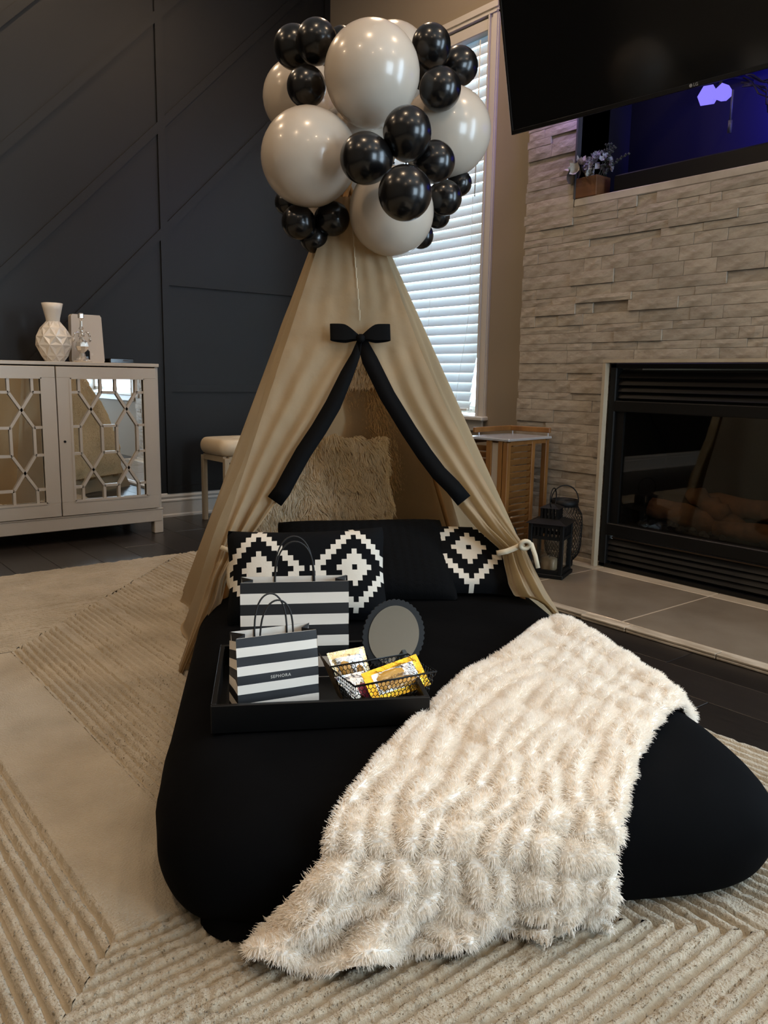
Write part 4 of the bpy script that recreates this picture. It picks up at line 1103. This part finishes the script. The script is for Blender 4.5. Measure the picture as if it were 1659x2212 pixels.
for k_ in range(6):
    a = 2 * pi * k_ / 6 + .3
    pts = [(.008 * cos(a), .008 * sin(a), .140), (.026 * cos(a), .026 * sin(a), .158), (.042 * cos(a), .042 * sin(a), .150), (.047 * cos(a), .047 * sin(a), .132)]
    ar = G().tube(pts, [.004, .0042, .004, .003], 6).build('arm', M['crystal'], cs, True)
    G().lathe([(.001, -.016), (.006, -.006), (.004, .004), (.001, .010)], 6, (.047 * cos(a), .047 * sin(a), .122), cap=False).build('drop', M['crystal'], ar)
G().box((0, 0, .240), (.026, .026, .030), ch=.005).build('cup', M['crystal'], cs)
for dz_ in (0,): pass

# ================================================================== BENCH beside the tent
bn = thing('bench', 'ivory upholstered bench with slim champagne legs by the dark wall, behind the tent', 'bench', (2.185, 4.27, 0))
BWd, BDp = .92, .36
g = G()
def cush(u, v):
    a = 2 * pi * u; hx, hy = BWd / 2, BDp / 2
    if v < .7:
        ph = pi * v / .7; ins = .030 * (1 - sin(ph)); z = .470 - .050 * cos(ph)
    else: ins = .030 + (v - .7) / .3 * .5; z = .520 + .012 * sin((v - .7) / .3 * pi / 2)
    kx, ky = max(hx - ins, 0), max(hy - min(ins, hy), 0)
    c_, s_ = cos(a), sin(a); return (BWd / 2 + kx * math.copysign(abs(c_) ** .22, c_), BDp / 2 + ky * math.copysign(abs(s_) ** .28, s_), z)
g.grid(cush, 96, 26, cu=True); g.build('cushion', M['cushion'], bn, True)
for xx in (.035, BWd - .035):
    for yy in (.035, BDp - .035): G().box((xx, yy, .205), (.030, .030, .41), ch=.002).build('leg', M['champagne'], bn)
for yy in (.035, BDp - .035): G().box((BWd / 2, yy, .402), (BWd - .10, .024, .034)).build('rail', M['champagne'], bn)
for xx in (.035, BWd - .035): G().box((xx, BDp / 2, .402), (.024, BDp - .10, .034)).build('rail', M['champagne'], bn)

# ================================================================== BLIND in the window
bl = thing('window_blind', 'white slatted blind hanging unevenly in the window behind the balloons', 'blind', (XW + .035, 3.745, 0))
SW = WZ and (W1[1] - W1[0] - .030)
slat0 = G()
slat0.grid(lambda u, v: (-.0295 + .059 * v, (u - .5) * SW, .003 * sin(pi * v)), 2, 6); slat0.grid(lambda u, v: (.0295 - .059 * v, (u - .5) * SW, .003 * sin(pi * (1 - v)) - .0026), 2, 6)
z = 2.715; so = None; ns = 0
while z > .735:
    off_ = .085 * smoothstep(1.32, .74, z)
    rotv = (0, radians(-69), .0)
    if so is None: so = slat0.build('slat', M['slat'], bl, True); so.location = (0, off_, z); so.rotation_euler = rotv
    else: shared(so, 'slat', bl, (0, off_, z), rotv)
    z -= .0548; ns += 1
G().box((-.012, .0, 2.752), (.075, SW + .012, .060), ch=.004).build('headrail', M['trim'], bl)
G().box((0, .088, .722), (.052, SW, .016), ch=.004).build('bottom_rail', M['trim'], bl)
for yo in (-.34, 0., .34):
    for xo in (-.0205, .0205):
        pts = [(xo, yo + .085 * smoothstep(1.32, .74, zz), zz) for zz in np.linspace(2.72, .73, 24)]
        G().tube(pts, .0011, 4).build('ladder_cord', M['cordw'], bl)
G().tube([(-.03, -.37, 2.70), (-.031, -.37, 2.3), (-.03, -.365, 1.9)], .0035, 6).build('wand', M['cordw'], bl, True)

# ================================================================== SLATTED TROLLEY in the corner
ct = thing('trolley', 'bamboo trolley with slatted sides and a steel top, between window and hearth', 'trolley', (2.79, 2.585, .0212), radians(8))
# local x: along the face seen at right (towards the wall), local y: away along the window wall
CL, CWy, CH = .362, .245, .603
CZ0 = .03
for (xx, yy) in ((.016, .016), (.016, CWy - .016), (.222, .016), (.222, CWy - .016), (CL - .016, .016), (CL - .016, CWy - .016)):
    G().box((xx, yy, (CH - .016) / 2), (.028, .028, CH - .018), ch=.002).build('post', M['bamboo'], ct)
G().box((CL / 2, CWy / 2, CH - .006), (CL + .01, CWy + .014, .012), ch=.002).build('steel_top', M['steel'], ct)
for yy in (.014, CWy - .014): G().box((CL / 2, yy, CH - .023), (CL - .06, .018, .020)).build('rail', M['bamboo'], ct)
G().box((CL / 2, .014, .045), (CL - .06, .018, .024)).build('rail', M['bamboo'], ct); G().box((CL / 2, CWy - .014, .045), (CL - .06, .018, .024)).build('rail', M['bamboo'], ct)
sl0 = None; zz = CH - .052
while zz > .07:
    if sl0 is None:
        g = G(); g.box((0, 0, 0), (.176, .005, .027), Matrix.Rotation(radians(24), 3, 'X')); sl0 = g.build('slat', M['bamboo'], ct); sl0.location = (.119, .012, zz)
        g = G(); g.box((0, 0, 0), (.005, .090, .027), Matrix.Rotation(radians(-24), 3, 'Y')); sl1 = g.build('slat', M['bamboo'], ct); sl1.location = (.012, .170, zz)
    else:
        shared(sl0, 'slat', ct, (.119, .012, zz)); shared(sl1, 'slat', ct, (.012, .170, zz))
    zz -= .0312
dd = G(); dd.box((.010, .045, .32), (.018, .022, .54)); dd.box((.010, .112, .32), (.018, .026, .54)); dd.build('door_frame', M['bamboo'], ct)
G().box((.016, .078, .32), (.004, .048, .52)).build('door_panel', M['towel'], ct)
G().tube([(.004, .048, .315), (-.012, .048, .318), (-.014, .040, .312), (-.012, .030, .330)], .003, 8).build('latch', M['steel'], ct, True)
G().box((.119, CWy / 2, .30), (.17, CWy - .05, .008)).build('shelf', M['bamboo'], ct)
g = G(); g.box((CL / 2 + .03, CWy - .006, CH + .028), (CL - .04, .016, .026), ch=.003); g.build('gallery_rail', M['bamboo'], ct)
g = G(); g.box((CL - .002, CWy / 2, CH + .028), (.016, CWy, .026), ch=.003); g.build('gallery_rail', M['bamboo'], ct)
for (xx, yy) in ((.09, CWy - .006), (CL - .002, CWy - .02), (CL - .002, .012)): G().lathe([(.004, 0), (.004, .018)], 8, (xx, yy, CH - .001)).build('spacer', M['steel'], ct)

# ================================================================== LANTERNS on the hearth
HZ = .0205
la = thing('lantern', 'square black metal lantern holding a candle glass at the end of the hearth', 'lantern', (2.838, 2.345, HZ), radians(24))
a_ = .072
G().box((0, 0, .009), (.176, .176, .018), ch=.003).build('base', M['lantern'], la)
for sx in (-1, 1):
    for sy in (-1, 1): G().box((sx * a_, sy * a_, .13), (.017, .017, .226), ch=.0015).build('post', M['lantern'], la)
g = G()
for (z_, h_) in ((.026, .018), (.180, .014), (.236, .018)):
    for s_ in (-1, 1): g.box((s_ * a_, 0, z_), (.012, .13, h_)); g.box((0, s_ * a_, z_), (.13, .012, h_))
tag(g.build('rails', M['lantern'], la), kind='stuff')
g = G()
for k_ in range(7):
    x_ = -.054 + .018 * k_
    for s_ in (-1, 1): g.box((x_, s_ * a_, .208), (.0085, .004, .045)); g.box((s_ * a_, x_, .208), (.004, .0085, .045))
tag(g.build('grille_bars', M['lantern'], la), kind='stuff')
for s_ in (-1, 1):
    G().box((s_ * (a_ - .003), 0, .104), (.002, .13, .14)).build('pane', M['lampglass'], la)
    G().box((0, s_ * (a_ - .003), .104), (.13, .002, .14)).build('pane', M['lampglass'], la)
def frustum(z0, w0, z1, w1, nm):
    g = G(); vs = [(sx * w0, sy * w0, z0) for sx, sy in ((-1, -1), (1, -1), (1, 1), (-1, 1))] + [(sx * w1, sy * w1, z1) for sx, sy in ((-1, -1), (1, -1), (1, 1), (-1, 1))]
    g.add(vs, [(3, 2, 1, 0), (4, 5, 6, 7)] + [(i, (i + 1) % 4, 4 + (i + 1) % 4, 4 + i) for i in range(4)]); return g.build(nm, M['lantern'], la)
frustum(.245, .094, .264, .048, 'roof'); frustum(.310, .046, .326, .014, 'cap')
g = G()
for k_ in range(5):
    x_ = -.034 + .017 * k_
    for s_ in (-1, 1): g.box((x_, s_ * .039, .287), (.009, .004, .05)); g.box((s_ * .039, x_, .287), (.004, .009, .05))
tag(g.build('chimney_bars', M['lantern'], la), kind='stuff')
G().tube([Vector((.050 * cos(a), -.004, .352 + .046 * sin(a))) for a in np.linspace(-.9, pi + .9, 26)], .0026, 8).build('handle', M['lantern'], la, True)
cg = thing('candle_glass', 'white candle in a clear glass inside the square black lantern', 'candle', (2.838, 2.345, HZ + .0185))
G().lathe([(.042, .0), (.044, .006), (.046, .09), (.0445, .09), (.0425, .008)], 28, cap=False).build('glass', M['lampglass'], cg, True)
G().lathe([(.034, .004), (.036, .01), (.036, .055), (.030, .058)], 24).build('candle', M['candle'], cg, True)
G().tube([(0, 0, .056), (.001, 0, .066)], .0012, 6).build('wick', M['blackplastic'], cg)
lb = thing('lantern', 'round black wire-mesh lantern behind the square one, by the stone wall', 'lantern', (3.035, 2.432, HZ))
def lat_r(z):
    return lerp_tab([(.0, .050), (.028, .052), (.034, .058), (.06, .078), (.10, .086), (.20, .088), (.25, .085), (.285, .066), (.295, .060)], z)[0]
G().lathe([(.050, 0), (.052, .004), (.052, .026), (.047, .028)], 28).build('foot', M['lantern'], lb, True)
g = G(); nw = 30
for dr in (-1, 1):
    for k_ in range(nw):
        pts = []
        for i in range(15):
            z_ = .028 + .264 * i / 14; a = 2 * pi * k_ / nw + dr * 2.1 * i / 14; r_ = lat_r(z_); pts.append((r_ * cos(a), r_ * sin(a), z_))
        g.tube(pts, .0012, 4, cap=False)
tag(g.build('wire_mesh', M['lantern'], lb), kind='stuff')
G().lathe([(.058, .288), (.064, .290), (.064, .320), (.058, .320), (.056, .296)], 32, cap=False).build('rim', M['lantern'], lb, True)
G().tube([Vector((.066 * cos(a) * .8, -.066 * cos(a) * .6, .304 + .083 * sin(a) ** .9)) for a in np.linspace(0.001, pi - .001, 26)], .0028, 8).build('handle', M['lantern'], lb, True)

# ================================================================== TELEVISION and niche things
tvd = Vector((.075, -.997, 0)).normalized(); tvu = Vector((-.225, -.017, .974)).normalized(); tvn = tvd.cross(tvu).normalized()
if tvn.x > 0: tvn = -tvn                 # screen side faces the room
tv = thing('television', 'large flat television with a black bezel tilted forward above the fireplace', 'television', (2.9, 2.739, 2.012))
TVW, TVH = 1.46, .83
Rtv = Matrix((tvd, tvu, tvn)).transposed()
def tvp(x, y, n): return tvd * x + tvu * y + tvn * n
g = G()
for (x, y, w, h) in ((TVW / 2, .009, TVW, .018), (TVW / 2, TVH - .006, TVW, .012), (.006, TVH / 2, .012, TVH), (TVW - .006, TVH / 2, .012, TVH)):
    g.box(tvp(x, y, 0), (w, h, .018), Rtv, ch=.002)
g.build('bezel', M['tvframe'], tv)
g = G(); g.box(tvp(TVW / 2, TVH / 2, -.002), (TVW - .02, TVH - .025, .010), Rtv); g.build('screen', M['tvscreen'], tv)
g = G(); g.box(tvp(TVW / 2, TVH / 2, -.022), (TVW - .03, TVH - .03, .028), Rtv, ch=.008); g.box(tvp(TVW / 2, TVH * .34, -.045), (TVW * .72, TVH * .56, .03), Rtv, ch=.01); g.build('housing', M['blackplastic'], tv)
g = G(); g.box(tvp(TVW / 2, .40, -.066), (.44, .42, .012), Rtv); g.build('mount_plate', M['socket'], tv)
p0 = tvp(TVW / 2, .40, -.07); wallp = Vector((3.60 - 2.9, p0.y, p0.z))
g = G(); g.bar(p0, (.42, p0.y + .12, p0.z), .05, .05, (0, 0, 1)); g.bar((.42, p0.y + .12, p0.z), wallp, .05, .05, (0, 0, 1)); g.box(wallp + Vector((-.012, 0, 0)), (.02, .3, .35)); g.build('mount_arm', M['socket'], tv)
cu = bpy.data.curves.new('brand', 'FONT'); cu.body = 'LG'; cu.size = .016; cu.extrude = .0002; cu.align_y = 'CENTER'; cu.offset = .0003
tmp = bpy.data.objects.new('tmp', cu); me = bpy.data.meshes.new_from_object(tmp); bpy.data.objects.remove(tmp)
me.transform(Matrix.Translation(tvp(.878, .009, .0094)) @ Rtv.to_4x4()); me.materials.append(M['logo']); t = bpy.data.objects.new('lettering', me); COL.objects.link(t); t.parent = tv
g = G(); g.lathe([(.0062, 0), (.0062, .0006)], 24); g.v = [tuple(tvp(.868, .009, .0092) + Rtv @ Vector(p)) for p in g.v]; g.build('emblem', M['logo'], tv)

sb = thing('soundbar', 'long low black soundbar lying along the niche ledge under the television', 'soundbar', (3.275, 1.68, 1.7495))
G().box((0, 0, .042), (.085, 1.46, .080), ch=.006).build('case', M['blackplastic'], sb); G().box((-.0435, 0, .042), (.002, 1.43, .066)).build('grille', M['tvframe'], sb)
LAMPC = (3.30, 1.975, 2.085)
lp = thing('lamp', 'lit violet lamp with two hexagonal shades hanging under the television', 'lamp', LAMPC)
def hexshade(cx, cy, r, dpt, rotz):
    poly = [(r * cos(pi * k / 3 + rotz), r * sin(pi * k / 3 + rotz)) for k in range(6)]
    g = G(); n6 = 6
    vs = [(0 - dpt * .5, cy + x, cx + y) for x, y in poly] + [(dpt * .5, cy + x * .7, cx + y * .7) for x, y in poly]
    g.add(vs, [tuple(range(6)), tuple(range(6, 12))[::-1]] + [(i, 6 + i, 6 + (i + 1) % 6, (i + 1) % 6) for i in range(6)]); return g.build('shade', M['ledglow'], lp)
hexshade(0, .026, .044, .04, .1); hexshade(-.004, -.040, .036, .04, .5)
G().tube([(.02, 0, .02), (.05, 0, .08), (.29, 0, .12)], .006, 8).build('stem', M['blackplastic'], lp, True)
light('violet_glow', 'AREA', (3.36, 1.45, 2.12), 55.0, (.05, .04, 1.0), size=.22, rot=(0, radians(-90), 0))
light('violet_glow', 'POINT', (3.06, 2.62, 2.34), 5.0, (.42, .32, 1.0), size=.05)
cbl = thing('cable_bundle', 'tangle of black cables behind the television at the right', 'cables', (3.45, 1.75, 1.95))
rr = random.Random(9)
for k_ in range(6):
    pts = []
    for i in range(9):
        q_ = i / 8; pts.append((.02 * sin(3 * q_ + k_) - .06, .16 - .34 * q_ + .02 * rr.uniform(-1, 1), .17 - .20 * q_ + .06 * sin(pi * q_) * rr.uniform(-1, 1) + .012 * k_))
    G().tube(pts, .0035, 6).build('cable', M['cable'], cbl, True)
rod = thing('aerial', 'short dark rod hanging upright before the violet wall of the niche', 'aerial', (3.40, 1.955, 1.95))
G().tube([(0, 0, .0), (0, 0, .05)], .009, 10).build('plug', M['socket'], rod, True); G().tube([(0, 0, .05), (0, 0, .17)], .005, 8).build('rod', M['socket'], rod, True)

pl = thing('planter', 'square wooden planter of artificial flowers at the left end of the niche', 'planter', (3.242, 2.534, 1.7495))
G().box((0, 0, .046), (.105, .125, .092), ch=.003).build('box', M['planter'], pl)
rr = random.Random(21)
def petal_cluster(c, n, r, m, nm, size):
    for i in range(n):
        a = rr.uniform(0, 2 * pi); b = rr.uniform(-.3, 1) ; d = Vector((cos(a) * sqrt(1 - min(.95, b * b)), sin(a) * sqrt(1 - min(.95, b * b)), b)); p = Vector(c) + d * r
        g = G(); R = d.to_track_quat('Z', 'Y').to_matrix()
        g.grid(lambda u, v: p + R @ Vector(((u - .5) * size * (1 - .5 * abs(v - .5)), (v - .5) * size, size * .35 * ((u - .5) ** 2 + (v - .5) ** 2) * 4)), 4, 4); g.build(nm, m, pl, True)
petal_cluster((-.02, -.045, .134), 60, .052, M['hydr'], 'hydrangea_petal', .024)
petal_cluster((-.045, .045, .122), 9, .032, M['petal'], 'white_petal', .050)
for (y_, z_, x_) in ((.078, .098, -.068), (.030, .152, -.02), (.004, .130, -.03), (.055, .118, -.055)):
    g = G(); g.grid(lambda u, v: (x_ + .01 * sin(3 * u), y_ + (u - .5) * .052 * sin(pi * (.12 + .8 * v)), z_ + (v - .5) * .066 + .006 * u), 6, 8); g.build('leaf', M['leafdark'], pl, True)
for k_ in range(7):
    a = rr.uniform(-.5, .9); pts = [Vector((.0, -.05, .09)) + Vector((.01 * k_ - .03, -.10 * q_ * (.5 + a), .12 * q_ * (1 - .5 * q_ * a))) for q_ in np.linspace(0, 1, 7)]
    st = G().tube(pts, .0014, 5).build('twig', M['twig'], pl)
    for q_ in range(2, 7):
        for s_ in (-1, 1): G().lathe([(.0005, -.006), (.0065, 0), (.0005, .006)], 6, pts[q_] + Vector((0, s_ * .008, .004))).build('leaf_bud', M['twig'], st, True)

# ================================================================== ceiling lamps (recessed cans)
CANWHERE = dict(zip(CANS, ['the mirrored cabinet', 'the left half of the cream rug', 'the bench behind the tent', 'the right end of the hearth', 'the foot of the black mattress', 'the left edge of the rug',
    'the space just behind the camera', 'the second window of the window wall', 'the middle of the rear wall', 'the far left corner by the dark wall']))
cl0 = None
for (x, y) in CANS:
    if cl0 is None:
        cl0 = G().lathe([(.070, .0), (.088, -.004), (.090, .010), (.072, .012)], 28, cap=False).build('ceiling_light', M['lampcan'], None, True); o = cl0
    else:
        o = cl0.copy(); COL.objects.link(o)
    o.location = (x, y, 3.549); tag(o, 'round recessed ceiling downlight above ' + CANWHERE[(x, y)], 'ceiling light', 'recessed ceiling lights')
